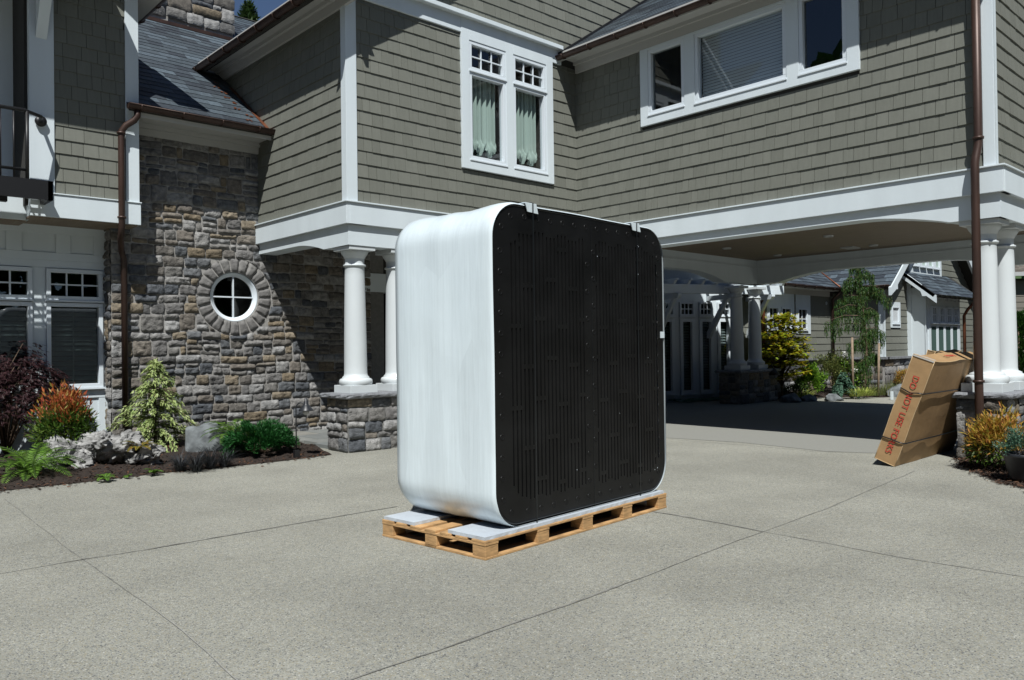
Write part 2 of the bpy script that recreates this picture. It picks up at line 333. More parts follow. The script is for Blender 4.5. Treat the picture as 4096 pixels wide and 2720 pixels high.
def stones(F, u0, u1, v0, v1, seed=1, cell=.055, wr=(2,7), hr=(2,4), dep=(.02,.05), skip=None, circ=None, gap=.0075, mb=None, res=.03):
    rnd = random.Random(seed); mb = mb or MB(); rects = []
    def fill(a, b, c, d, lo, hi):        # one run of stones between c and d
        x = a
        while x < b-1e-6:
            w = rnd.uniform(lo, hi)
            if b-(x+w) < lo*.6: w = b-x
            rects.append((x, min(x+w, b), c, d)); x += w
    v = v0; C_ = cell
    while v < v1-1e-6:
        H = C_*rnd.choice([2.2,2.8,3.2,3.6,4.4,4.8])
        if v1-(v+H) < C_*1.6: H = v1-v
        x = u0; lasts = None
        while x < u1-1e-6:
            W = C_*rnd.uniform(4, 10)
            if u1-(x+W) < C_*3: W = u1-x
            k = rnd.random()
            if H > C_*2.9 and k < .62:      # split into two layers
                m_ = v+H*rnd.choice([.36,.45,.55,.64])
                fill(x, x+W, v, m_, C_*2.6, C_*6.5); fill(x, x+W, m_, v+H, C_*2.6, C_*6.5)
            elif H > C_*4.3 and k < .8:
                m1, m2 = v+H*.34, v+H*.68
                fill(x, x+W, v, m1, C_*3, C_*7); fill(x, x+W, m1, m2, C_*3, C_*6); fill(x, x+W, m2, v+H, C_*3, C_*7)
            else:
                W = min(W, C_*rnd.uniform(3.4, 6.5)) if H > C_*2.5 else W
                if u1-(x+W) < C_*2: W = u1-x
                fill(x, x+W, v, v+H, C_*3.2, C_*6.5)
            x += W
        v += H
    for a, b, c, d in rects:
            a += gap; b -= gap; c += gap; d -= gap
            a += rnd.uniform(-.005,.005); b += rnd.uniform(-.005,.005); c += rnd.uniform(-.005,.005); d += rnd.uniform(-.005,.005)
            if b-a < .02 or d-c < .02: continue
            if skip and skip((a+b)/2, (c+d)/2): continue
            base = rnd.uniform(*dep); sd_ = rnd.random()*90; tu = rnd.uniform(-.02,.02); tv = rnd.uniform(-.025,.02)
            kx = max(3, int((b-a)/res)+1); ky = max(3, int((d-c)/res)+1)
            vs = []
            er = .022
            for y in range(ky+1):
                for x in range(kx+1):
                    fu, fv = x/kx, y/ky
                    # rounded corners in plane
                    u = a+(b-a)*fu; vv = c+(d-c)*fv
                    du = min(u-a, b-u); dv = min(vv-c, d-vv)
                    if du < er and dv < er:
                        k = (1-du/er)*(1-dv/er)*.006; u += k if fu < .5 else -k; vv += k if fv < .5 else -k
                    u += (noise.noise(Vector((u*9, vv*9, sd_)))*.007) ; vv += noise.noise(Vector((u*8, vv*8, sd_+5)))*.006 + noise.noise(Vector((u*1.1, vv*1.3, seed)))*.03
                    edge = (x in (0, kx)) or (y in (0, ky))
                    nn = base + tu*(fu-.5) + tv*(fv-.5) + noise.noise(Vector((u*14, vv*20, sd_)))*.020 + noise.noise(Vector((u*45, vv*45, sd_)))*.014
                    if edge: nn = nn*.60-.004
                    if circ:
                        q = math.hypot(u-circ[0], vv-circ[1])
                        if q < circ[2]:
                            k = circ[2]/max(q, .01); u = circ[0]+(u-circ[0])*k; vv = circ[1]+(vv-circ[1])*k; nn = min(nn, .012)
                    vs.append(F.p(u, vv, max(nn, -.004)))
            n1_ = len(vs)
            fs = [(y*(kx+1)+x, y*(kx+1)+x+1, (y+1)*(kx+1)+x+1, (y+1)*(kx+1)+x) for y in range(ky) for x in range(kx)]
            mb.add(vs, fs, True)
    return mb

def roof_slates(F, poly, exp=.17, wr=(.16,.34), th=.012, seed=1, mb=None, dev=.012):
    """slates on a sloping plane frame F (u along the eave, v up the slope), cut to a convex polygon in (u, v)"""
    rnd = random.Random(seed); mb = mb or MB()
    vmin = min(p[1] for p in poly); vmax = max(p[1] for p in poly)
    def span(v):
        xs = []
        for (a, b), (c, d) in zip(poly, poly[1:]+poly[:1]):
            if (b-v)*(d-v) <= 0 and b != d: xs.append(a+(c-a)*(v-b)/(d-b))
        return (min(xs), max(xs)) if len(xs) > 1 else None
    v = vmin
    while v < vmax:
        vt = min(v+exp, vmax); s0 = span(v+1e-4); s1 = span(vt-1e-4)
        if s0 and s1:
            lo, hi = min(s0[0], s1[0]), max(s0[1], s1[1]); u = lo-rnd.random()*.2
            while u < hi:
                w = rnd.uniform(*wr); a, b = u, u+w-.004; u += w
                a0, b0 = max(a, s0[0]), min(b, s0[1]); a1, b1 = max(a, s1[0]), min(b, s1[1])
                if b0 <= a0 and b1 <= a1: continue
                if b0 < a0: a0 = b0 = (a0+b0)/2
                if b1 < a1: a1 = b1 = (a1+b1)/2
                t = th*rnd.uniform(.8,1.3); dv = rnd.uniform(-dev, dev)
                mb.hexa([F.p(a0,v+dv-.0,0), F.p(b0,v+dv,0), F.p(b1,vt+.015,0), F.p(a1,vt+.015,0), F.p(a0,v+dv,t+.006), F.p(b0,v+dv,t+.006), F.p(b1,vt+.015,.003), F.p(a1,vt+.015,.003)])
        v += exp
    return mb

def gutter(F, u0, u1, z, n, r, parent, matl, name='gutter', br=.75):
    """half round gutter hanging under z, centre n out from the wall frame, with strap brackets"""
    mb = MB(); seg = 10; vs = []
    for u in (u0, u1):
        for rr in (r, r-.006):
            for k in range(seg+1):
                t = math.pi + math.pi*k/seg; vs.append(F.p(u, z+math.sin(t)*rr, n+math.cos(t)*rr))
    m_ = seg+1; fs = []
    for k in range(seg):
        fs += [(k, k+1, 2*m_+k+1, 2*m_+k), (m_+k+1, m_+k, 3*m_+k, 3*m_+k+1)]
    for e in (0, 2*m_): fs.append(tuple(e+k for k in range(m_)))
    fs += [(0, m_, 3*m_, 2*m_), (seg, m_+seg, 3*m_+seg, 2*m_+seg)]
    mb.add(vs, fs)
    mb.tube([F.p(u0, z, n+r), F.p(u1, z, n+r)], .011, 6)
    b = mb; u = u0+.18
    while u < u1-.05:
        b.tube([F.p(u, z+math.sin(math.pi+math.pi*k/10)*(r+.008), n+math.cos(math.pi+math.pi*k/10)*(r+.008)) for k in range(11)], .011, 5)
        u += br
    return mb.build(name, matl, parent)

def window(F, u0, u1, v0, v1, parent, grid=(1,1), fw_=.055, n=.0, inner=None, gl='glass', name='window', bar=.018, depth=.06, label=None, room=True):
    """sash frame filling u0..u1, v0..v1; glass set back; optional curtain / blind; dark room behind"""
    mb = MB()
    for a, b, c, d in ((u0,u1,v0,v0+fw_),(u0,u1,v1-fw_,v1),(u0,u0+fw_,v0+fw_,v1-fw_),(u1-fw_,u1,v0+fw_,v1-fw_)): mb.fbox(F, a, b, c, d, n-.09, n+depth*.35)
    for a, b, c, d in ((u0-.012,u1+.012,v0-.03,v0-.001),): mb.fbox(F, a, b, c, d, n-.03, n+.045)
    f = mb.build(name, M['sash'], parent, bevel=.004)
    if label: f['label'] = label
    a, b, c, d = u0+fw_, u1-fw_, v0+fw_, v1-fw_
    MB().add([F.p(a-.002,c-.002,n-.045), F.p(b+.002,c-.002,n-.045), F.p(b+.002,d+.002,n-.045), F.p(a-.002,d+.002,n-.045)], [(0,1,2,3)]).build('pane', M[gl], f)
    if grid != (1, 1):
        m2 = MB()
        for i in range(1, grid[0]):
            x = a+(b-a)*i/grid[0]; m2.fbox(F, x-bar/2, x+bar/2, c, d, n-.038, n-.012)
        for j in range(1, grid[1]):
            y = c+(d-c)*j/grid[1]; m2.fbox(F, a, b, y-bar/2, y+bar/2, n-.036, n-.014)
        m2.build('muntin_bars', M['sash'], f)
    if inner == 'curtain':
        m3 = MB(); vs = []; K = 90; J = 26
        for j in range(J+1):
            t = j/J
            for i in range(K+1):
                s = i/K; u = a-.03+(b-a+.06)*s*.9
                ph = s*2*math.pi*6.5; amp = .035
                zz = d+.02-(d-c-.10)*t
                nn = n-.16+amp*math.sin(ph)+.012*math.sin(ph*2.3+1)
                if t > .84:   # gathered puffs at the hem
                    q = (t-.84)/.16; pf = abs(math.sin(s*math.pi*3+.3))
                    nn += .07*math.sin(q*math.pi)*pf + .02*math.sin(s*70+q*6); zz -= .05*pf*q - .07*(1-pf)*q; u += .006*math.sin(s*60+q*9)
                vs.append(F.p(u, zz, nn))
        fs = [(j*(K+1)+i, j*(K+1)+i+1, (j+1)*(K+1)+i+1, (j+1)*(K+1)+i) for j in range(J) for i in range(K)]
        m3.add(vs, fs, True); m3.build('curtain', M['curtain'], f)
    if inner in ('blind', 'shutter', 'halfblind'):
        m3 = MB(); st = .05 if inner != 'shutter' else .075; y = c+.01 if inner != 'halfblind' else c+(d-c)*.35
        while y < d:
            dy = .022 if inner != 'shutter' else .028; q_ = .012 if inner != 'shutter' else .04
            m3.hexa([F.p(a,y-dy,n-.11), F.p(b,y-dy,n-.11), F.p(b,y-dy+.004,n-.11), F.p(a,y-dy+.004,n-.11), F.p(a,y+dy,n-.11-q_), F.p(b,y+dy,n-.11-q_), F.p(b,y+dy+.004,n-.11-q_), F.p(a,y+dy+.004,n-.11-q_)])
            y += st
        if inner == 'shutter': m3.fbox(F, (a+b)/2-.008, (a+b)/2+.008, c, d, n-.105, n-.10)
        m3.build('blind' if inner != 'shutter' else 'shutter_slats', M['blind' if inner != 'shutter' else 'shutter'], f)
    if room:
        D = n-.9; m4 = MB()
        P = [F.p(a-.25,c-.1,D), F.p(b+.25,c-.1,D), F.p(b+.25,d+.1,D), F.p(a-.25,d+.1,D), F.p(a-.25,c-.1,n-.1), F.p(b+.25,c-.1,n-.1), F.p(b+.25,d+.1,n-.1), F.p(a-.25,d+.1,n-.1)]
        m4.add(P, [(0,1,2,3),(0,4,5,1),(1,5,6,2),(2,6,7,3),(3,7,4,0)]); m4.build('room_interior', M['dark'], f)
    return f
def trim(F, u0, u1, v0, v1, n1, parent, name='window_trim', n0=-.02):
    return MB().fbox(F, u0, u1, v0, v1, n0, n1).build(name, M['white'], parent, bevel=.004)
def uof(F, pl, x, y):  # photo point -> (u, v) on wall frame F lying in plane pl = (axis, value)
    return F.uv(on(pl[0], pl[1], x, y))

# ================================================================ THE HOUSE
YB, XA, XC, YS, YL = 10.181, 6.18, 11.15, 13.13, 12.72
fB, fA, fC, fS, fL, fD = FB(YB), FA(XA), FA(XC), FB(YS), FB(YL), FB(3.10)
house = empty('house', (XA, YB, 0), 'taupe shingled two storey house with slate roofs, white trim, stone wing and columned carport', 'house')
BT, BM, BL = 3.67, 3.355, 3.05          # belt: top, step, bottom
# --- upper walls, shingle courses over a backing wall with real openings
wB_trim = (8.33, 10.49, 4.49, 7.0)
wins_B = [(8.50, 9.325, 6.15, 6.645), (8.50, 9.325, 4.66, 6.125), (9.50, 10.32, 6.15, 6.645), (9.50, 10.32, 4.66, 6.125)]
def rakeclip(a, b, v):        # gable of wall B: its left rake
    lim = 6.18 + max(0, (v-6.95))/.72
    return max(a, lim), b
wall_cells(fB, XA+.02, XC+2.6, BT-.02, 9.6, wins_B, -.25, 0).build('wall', M['backing'], house)
shingles(fB, XA+.15, XC, BT, 6.75, [wB_trim], seed=3).build('shingle_cladding', M['shingle'], house)
shingles(fB, XA+.15, XC+2.6, 7.01, 9.6, seed=5, clip=rakeclip).build('gable_shingle_cladding', M['shingle'], house)
# wall B frieze band with its drip cap
MB().fbox(fB, XA+.15, 8.33, 6.735, 6.985, 0, .045).fbox(fB, 10.49, XC-.42, 6.735, 6.985, 0, .045).fbox(fB, XA+.0, XC-.46, 6.985, 7.055, 0, .14).build('frieze_board', M['white'], house, bevel=.004)
# window group of wall B: trim built round the openings
def trim_grid(F, box, holes, n1, name='window_trim', n0=-.02, parent=house):
    return wall_cells(F, *box, holes, n0, n1).build(name, M['white'], parent, bevel=.003)
trim_grid(fB, (8.33, 10.49, 4.49, 6.984), wins_B, .052)
for i, (a, b, c, d) in enumerate(wins_B):
    top = d-c < .7
    window(fB, a, b, c, d, house, (3, 2) if top else (1, 1), .06, .02, None if top else 'curtain', 'glassD' if top else 'glass',
           name='transom_window' if top else 'window')
# wall A (faces the stone wing) : up to its soffit
wall_cells(fA, -YS, -YB-.02, BT-.02, 6.62, [], -.25, 0).build('wall', M['backing'], house)
shingles(fA, -14.6, -YB-.15, BT, 6.56, seed=8).build('shingle_cladding', M['shingle'], house)
# wall C with three windows
wins_C = [(-8.44, -7.70, 5.50, 6.62), (-7.49, -5.88, 5.48, 6.62), (-5.68, -4.97, 5.48, 6.62)]
wall_cells(fC, -YB, -3.19, BT-.02, 6.75, wins_C, -.25, 0).build('wall', M['backing'], house)
shingles(fC, -YB, -3.27, BT, 6.66, [(-8.60, -4.80, 5.32, 6.7)], seed=11).build('shingle_cladding', M['shingle'], house)
trim_grid(fC, (-8.61, -4.79, 5.325, 6.662), wins_C, .05)
window(fC, *wins_C[0], house, fw_=.06, n=.02, gl='glassD')
window(fC, *wins_C[1], house, fw_=.06, n=.02, inner='blind')
window(fC, *wins_C[2], house, fw_=.06, n=.02, gl='glassD')
# wall D round the far corner
fDw = FB(3.17)
wall_cells(fDw, XC+.02, 16.2, BT-.02, 6.75, [], -.25, 0).build('wall', M['backing'], house)
shingles(fDw, XC+.11, 14.0, BT, 6.7, seed=14).build('shingle_cladding', M['shingle'], house)
# corner boards
def corner_board(F1, F2, u1a, u1b, u2a, u2b, v0, v1, t=.034):
    m = MB().fbox(F1, u1a, u1b, v0, v1, -.01, t); m.fbox(F2, u2a, u2b, v0, v1, -.008, t-.002)
    return m.build('corner_board', M['white'], house, bevel=.003)
corner_board(fB, fA, XA-.034, XA+.15, -YB, -YB-.0+.0-.11, BT, 6.95)
corner_board(fC, fDw, -3.27, -3.138, XC, XC+.10, BT, 6.7)
# belt (upper fascia proud of the lower one), with arched lower fascia over the openings
def belt(F, u0, u1, arch, up=.055, lo=.0, e0=0, e1=0):
    """arch: list of (u, z) of the lower edge from u0 to u1"""
    m = MB().fbox(F, u0-e0*up, u1+e1*up, BM, BT, -.3, up)
    m.fbox(F, u0-e0*(up+.025), u1+e1*(up+.025), BT, BT+.022, -.02, up+.025)
    m.build('belt_board', M['white'], house, bevel=.004)
    pts = [(u1, BM-.001), (u0, BM-.001)] + arch
    m2 = MB(); k = len(arch)
    # beam with the arched underside as quads
    for (a, za), (b, zb) in zip(arch, arch[1:]):
        m2.hexa([F.p(a,za,-.32), F.p(b,zb,-.32), F.p(b,3.62,-.32), F.p(a,3.62,-.32), F.p(a,za,lo), F.p(b,zb,lo), F.p(b,BM-.001,lo), F.p(a,BM-.001,lo)])
    m2.build('arched_beam', M['white'], house)
def archline(u0, u1, zs, za, fl0, fl1, w=1.3, n=14):
    """flat at zs for fl0 and fl1 at the ends, rising by a quarter ellipse of width w to za"""
    P = [(u0, zs)]
    if fl0 is not None:
        for i in range(n+1):
            t = i/n; P.append((u0+fl0+w*t, zs+(za-zs)*math.sin(math.pi/2*t)**.9))
    else: P = [(u0, za)]
    if fl1 is not None:
        for i in range(n+1):
            t = 1-i/n; P.append((u1-fl1-w*t, zs+(za-zs)*math.sin(math.pi/2*t)**.9))
        P.append((u1, zs))
    else: P.append((u1, za))
    return P
belt(fA, -YS, -YB-.002, archline(-YS, -YB-.002, BL, 3.185, None, .72, w=.9), e1=1)
belt(fB, XA, XC, archline(XA+.001, XC, BL, 3.20, 1.55, 0.4, w=1.0))
belt(fC, -YB+.004, -3.104, archline(-YB+.004, -3.104, BL, 3.225, .5, .58, w=1.25), e1=1)
belt(fD, XC, 18.4, archline(XC+.001, 18.4, BL, 3.225, 1.7, 1.7, w=1.25))
# far beams of the carport and its ceiling
fN, fE = FB(10.44), FA(18.08)
for F, a, b, pl in ((fN, XC+.3, 18.5, archline(XC+.3, 18.5, 3.02, 3.22, .5, 1.9, w=1.4)), (fE, -10.8, -3.1, archline(-10.8, -3.1, 3.02, 3.24, .9, 1.7, w=1.5))):
    m = MB()
    for (p, zp), (q, zq) in zip(pl, pl[1:]): 
        m.hexa([F.p(p,zp,-.32), F.p(q,zq,-.32), F.p(q,3.62,-.32), F.p(p,3.62,-.32), F.p(p,zp,0), F.p(q,zq,0), F.p(q,3.62,0), F.p(p,3.62,0)])
    m.fbox(F, a, b, 3.40, 3.44, 0, .02)
    m.build('carport_beam', M['white'], house)
ce = MB()
x = XC
while x < 18.4:   # tongue-and-groove boards
    ce.box((x, 3.2, 3.605), (x+.083, 10.6, 3.63)); x += .09
ce.build('ceiling_boards', M['ceil'], house)
MB().box((XC+.1, 3.15, 3.64), (18.5, 10.6, 3.7)).build('ceiling_deck', M['backing'], house)
for p in ((2907,992), (3110,1020), (3314,943), (3494,980), (3806,887)):
    q = gp(p[0], p[1], 3.6); MB().lathe((q.x, q.y, 3.575), [(0,.012),(.055,.012),(.06,.0),(.09,.0),(.095,.028)], 20).build('recessed_light', M['lamp'], house)
q = gp(3401, 990, 3.6); MB().box((q.x-.2, q.y-.14, 3.58), (q.x+.2, q.y+.14, 3.604)).build('ceiling_vent', M['lamp'], house)
MB().box((XA+.05, YB+.05, 3.58), (XC+2, 15.2, 3.66)).build('porch_ceiling', M['ceil'], house)
# floor slabs above, so that no sky leaks in
MB().box((XA+.3, YB+.3, 3.70), (13.6, 16.5, 3.75)).box((XC+.3, 3.4, 3.72), (18.3, 10.4, 3.76)).build('upper_floor', M['backing'], house)

# --- columns and pedestals
def column(x, y, z0, z1, parent, r0=.172, r1=.146):
    H = z1-z0
    m = MB(); m.box((x-.235, y-.235, z0), (x+.235, y+.235, z0+.115))
    prof = [(.235,z0+.115),(.245,z0+.135),(.25,z0+.165),(.243,z0+.195),(.225,z0+.21),(.205,z0+.215),(.20,z0+.235),(r0+.006,z0+.255),(r0,z0+.29)]
    for i in range(1, 13):
        t = i/12; prof.append((r0+(r1-r0)*t**1.5, z0+.29+(H-.29-.30)*t))
    prof += [(r1+.022,z1-.292),(r1+.026,z1-.28),(r1+.022,z1-.268),(r1,z1-.262),(r1,z1-.175),(r1+.012,z1-.165),(r1+.016,z1-.15),(r1+.045,z1-.11),(r1+.062,z1-.075),(r1+.06,z1-.062)]
    m.lathe((x, y, 0), prof, 40)
    m.box((x-.225, y-.225, z1-.062), (x+.225, y+.225, z1))
    return m.build('column', M['column'], parent, bevel=.004)
def pedestal(x0, x1, y0, y1, h, parent, seed):
    m = MB().box((x0+.03, y0+.03, -.05), (x1-.03, y1-.03, h-.07)); p = m.build('pedestal', M['mortarD'], parent)
    s = stones(FB(y0+.032), x0+.02, x1-.02, 0.0, h-.07, seed, .07, (2,5), dep=(.02,.05))
    stones(FA(x0+.032), -y1+.02, -y0-.02, 0.0, h-.07, seed+1, .07, (2,5), dep=(.02,.05), mb=s)
    s.build('stone_facing', M['stone'], p)
    c = MB(); nx, ny = 26, 10
    rnd = random.Random(seed)
    # rough slab with broken edges
    ring = []
    a0, a1, b0, b1 = x0-.06, x1+.06, y0-.06, y1+.06
    n = 28
    for k in range(n): ring.append((a0+(a1-a0)*k/n, b0))
    for k in range(12): ring.append((a1, b0+(b1-b0)*k/12))
    for k in range(n): ring.append((a1-(a1-a0)*k/n, b1))
    for k in range(12): ring.append((a0, b1-(b1-b0)*k/12))
    K = len(ring); vs = []
    for zz, ins in ((h-.075,.03),(h-.055,.005),(h-.03,.0),(h-.008,.008),(h,.03)):
        for (x, y) in ring:
            j = noise.noise(Vector((x*11, y*11, zz*30)))*.022
            cx, cy = (a0+a1)/2, (b0+b1)/2
            vs.append((x + (ins+j)*(1 if x < cx else -1)*(1 if x in (a0,a1) else .2), y+(ins+j)*(1 if y < cy else -1)*(1 if y in (b0,b1) else .2), zz + noise.noise(Vector((x*7,y*7,3)))*.004))
    fs = [(l*K+k, l*K+(k+1) % K, (l+1)*K+(k+1) % K, (l+1)*K+k) for l in range(4) for k in range(K)]
    fs += [tuple(range(K-1,-1,-1)), tuple(range(4*K, 5*K))]
    c.add(vs, fs, False); c.build('cap_stone', M['cap'], p)
    return p
pedestal(6.09, 7.95, 10.12, 10.74, .86, house, 21)
for x in (6.43, 7.17): column(x, 10.42, .86, BL, house)
pedestal(11.10, 12.95, 3.04, 3.66, .86, house, 31)
for x in (11.41, 12.13): column(x, 3.36, .86, BL, house, .152, .134)
pedestal(17.80, 19.70, 10.80, 11.45, .86, house, 41)
for x in (18.2, 19.08): column(x, 11.12, .86, 3.02, house)

# --- stone wing
RX, RZ, RI, RO = 5.745, 2.43, .425, .66     # round window
sw = stones(fS, 3.78, 8.45, 0.0, 4.98, 7, .060, (3,8), circ=(RX, RZ, RO+.008), skip=lambda u, v: math.hypot(u-RX, v-RZ) < RO-.05 or (u > 6.35 and v > 3.6), res=.026)
stones(FA(3.80), -13.6, -13.14, 0.0, 3.6, 17, .07, (2,4), mb=sw)
# mortar wall with a round opening
mw = MB(); n = 48
cor = [(3.80, 0), (8.45, 0), (8.45, 5.0), (3.80, 5.0)]
inn = [(RX+RI*math.cos(2*math.pi*k/n), RZ+RI*math.sin(2*math.pi*k/n)) for k in range(n)]
def outer_pt(t):
    dx, dy = math.cos(t), math.sin(t); ks = []
    if dx > 1e-9: ks.append((8.45-RX)/dx)
    if dx < -1e-9: ks.append((3.80-RX)/dx)
    if dy > 1e-9: ks.append((5.0-RZ)/dy)
    if dy < -1e-9: ks.append((0-RZ)/dy)
    k = min(ks); return (RX+dx*k, RZ+dy*k)
angs = sorted([2*math.pi*k/n for k in range(n)] + [math.atan2(c[1]-RZ, c[0]-RX) % (2*math.pi) for c in cor])
vs = []
for t in angs: vs.append(fS.p(RX+RI*math.cos(t), RZ+RI*math.sin(t), .004)); vs.append(fS.p(*outer_pt(t), .004)); vs.append(fS.p(RX+RI*math.cos(t), RZ+RI*math.sin(t), -.22))
K = len(angs); fs = []
for k in range(K):
    j = (k+1) % K; fs += [(3*k, 3*k+1, 3*j+1, 3*j), (3*k+2, 3*k, 3*j, 3*j+2)]
mw.add(vs, fs); mw.box((3.80, YS, 0), (3.84, 13.7, 5.0))
wall_s = mw.build('stone_wall', M['mortar'], house)
sw.build('stone_facing', M['stone'], wall_s)
rg = MB(); nr = 22; rnd = random.Random(4)
for k in range(nr):
    t0, t1 = 2*math.pi*k/nr+.018, 2*math.pi*(k+1)/nr-.018; sd_ = rnd.random()*50; base = .03+rnd.random()*.01; vs = []
    for i in range(7):
        for j in range(8):
            t = t0+(t1-t0)*i/6; r = RI+.004+(RO-RI-.012)*j/7
            e = i in (0,6) or j in (0,7); nn = base+noise.noise(Vector((t*14, r*20, sd_)))*.012 if not e else .004
            vs.append(fS.p(RX+r*math.cos(t), RZ+r*math.sin(t), nn))
    rg.add(vs, [(i*8+j, i*8+j+1, (i+1)*8+j+1, (i+1)*8+j) for i in range(6) for j in range(7)], True)
rg.build('window_surround_stones', M['ring'], wall_s)
# round window frame
cen = fS.p(RX, RZ, 0); AX = (Vector((1,0,0)), Vector((0,0,1)), Vector((0,-1,0)))
rw = MB().lathe(cen, [(RI+.004,-.16),(RI+.004,-.035),(RI-.012,-.02),(RI-.03,-.025),(RI-.035,-.05),(RI-.075,-.055),(RI-.08,-.09)], 64, ax=AX).build('round_window', M['sash'], house)
MB().lathe(cen, [(0,-.085),(RI,-.085)], 64, ax=AX).build('pane', M['glassD'], rw)
MB().fbox(fS, RX-.011, RX+.011, RZ-RI+.07, RZ+RI-.07, -.084, -.055).fbox(fS, RX-RI+.07, RX+RI-.07, RZ-.011, RZ+.011, -.083, -.057).build('muntin_bars', M['sash'], rw)
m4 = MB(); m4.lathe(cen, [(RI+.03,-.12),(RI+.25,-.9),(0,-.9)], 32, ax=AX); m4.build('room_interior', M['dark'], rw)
# frieze and soffit under the stone wing eave, gutter, slate roof
m = MB().fbox(fS, 4.06, 6.24, 4.92, 5.098, 0, .06).fbox(fS, 4.06, 6.24, 5.03, 5.10, .06, .11); m.box((4.065, YS-.54, 5.10), (6.17, YS+.2, 5.125)); m.box((4.065, YS-.56, 5.06), (6.17, YS-.54, 5.20))
m.build('eave_soffit', M['soffit'], house)
gutter(fS, 3.86, 6.24, 5.205, .63, .07, house, M['copper'], br=.62)
sl = math.atan(.72)
fR = Fr((0, 12.53, 5.175), (1,0,0), (0, math.cos(sl), math.sin(sl)), (0, -math.sin(sl), math.cos(sl)))
LR = (16.9-12.53)/math.cos(sl)
MB().prism(fR, [(3.9,0),(6.185,0),(6.185,2.1),(9.2,2.1+3),(9.2,LR),(3.6,LR),(3.9,2.0)], -.06, -.004).build('roof_deck', M['backing'], house)
roof_slates(fR, [(4.06,0),(6.175,0),(6.175,1.95),(9.6,5.4),(4.06,5.4)], exp=.20, wr=(.22,.46), th=.006, seed=2).build('slate_roof', M['slate'], house)
# copper step flashing stains where the roof meets wall A
sc_ = MB().prism(fR, [(6.10,0),(6.17,0),(6.17,1.95),(6.10,1.95)], .012, .020); rnd = random.Random(9)
for k in range(9):
    v = .12+k*.24; u = 6.03-.02*k+rnd.uniform(-.03,.03)-.10*(k % 2)
    for _ in range(5):
        a = u+rnd.uniform(-.05,.05); b = v+rnd.uniform(-.04,.04); w = rnd.uniform(.008,.022)
        sc_.fbox(fR, a-w, a+w, b-w, b+w*1.3, .02, .024)
sc_.build('copper_flashing', M['copperL'], house)
# stone chimney over the wing roof, and the main roof behind
fCh = FB(16.9)
ch = MB().box((5.2, 16.92, 8.2), (7.42, 17.9, 10.6)).build('chimney', M['mortar'], house)
stones(fCh, 5.1, 7.45, 8.45, 10.6, 51, .085, (2,5), dep=(.03,.07), res=.05).build('stone_facing', M['stone'], ch)
MB().box((4.2, 16.84, 8.30), (7.50, 16.95, 8.37)).build('chimney_flashing', M['copper'], ch)
s2 = math.atan(.75); fR2 = Fr((0, 16.95, 8.1), (1,0,0), (0, math.cos(s2), math.sin(s2)), (0, -math.sin(s2), math.cos(s2)))
MB().fbox(fR2, 6.8, 15, -.2, 3.15, -.1, -.004).fbox(fR2, 6.8, 15, 3.15, 3.21, -.1, .03).build('roof_deck', M['backing'], house)
roof_slates(fR2, [(6.8,0),(13,0),(13,3.13),(6.8,3.13)], exp=.19, th=.006, seed=6).build('slate_roof', M['slate'], house)

# --- eaves of the tower (wall A) and of the carport wing (wall C)
def side_eave(F, X0, u0, u1, zf, xo, zg, rise, ridge_dx, name='eave_soffit'):
    """F faces -X at X0. frieze under soffit, soffit out to xo, gutter, roof slab rising to +X"""
    out = X0-xo
    m = MB().fbox(F, u0, u1, zf, zf+.20, 0, .05).fbox(F, u0, u1, zf+.14, zf+.2, .05, .10)
    m.fbox(F, u0, u1, zf+.20, zf+.225, -.1, out-.09).fbox(F, u0, u1, zf+.13, zf+.30, out-.11, out-.09)
    m.build(name, M['soffit'], house)
    gutter(F, u0-.02, u1+.02, zg, out-.03, .065, house, M['copper'], br=.62)
side_eave(fA, XA, -14.7, -9.75, 6.56, 5.68, 6.71, .72, 5)
side_eave(fC, XC, -10.14, -2.75, 6.665, 10.60, 6.86, .66, 5)
# roofs
sA = math.atan(.72); fRA = Fr((5.72, 0, 6.76), (0,-1,0), (math.cos(sA),0,math.sin(sA)), (-math.sin(sA),0,math.cos(sA)))
MB().fbox(fRA, -14.7, -9.73, 0, 5.2, -.14, -.004).build('roof_deck', M['backing'], house)
roof_slates(fRA, [(-14.7,0),(-9.73,0),(-9.73,5.2),(-14.7,5.2)], seed=12).build('slate_roof', M['slate'], house)
MB().fbox(Fr((5.66, 0, 6.56), (0,-1,0), (math.cos(sA),0,math.sin(sA)), (-math.sin(sA),0,math.cos(sA))), -9.77, -9.73, 0, 5.2, -.04, .2).build('rake_board', M['white'], house)
sC = math.atan(.665); fRC = Fr((10.66, 0, 6.90), (0,-1,0), (math.cos(sC),0,math.sin(sC)), (-math.sin(sC),0,math.cos(sC)))
MB().fbox(fRC, -10.18, -2.7, 0, 4.4, -.10, -.004).build('roof_deck', M['backing'], house)
roof_slates(fRC, [(-10.15,0),(-2.7,0),(-2.7,4.4),(-10.15,4.4)], seed=13, exp=.18, wr=(.22,.42), th=.006).build('slate_roof', M['slate'], house)
MB().fbox(fRC, -10.16, -10.10, 0, 4.4, 0, .05).build('valley_flashing', M['black'], house)
# hidden volume of the main house: keeps light out from behind
MB().box((11.45, 10.2, 3.72), (16.25, 10.42, 9.3)).box((16.1, 3.12, 3.72), (16.25, 10.2, 8.0)).build('rear_wall', M['backing'], house)
MB().box((14.0, 15.4, 0), (16.5, 16.5, 6)).build('rear_wall', M['backing'], house)

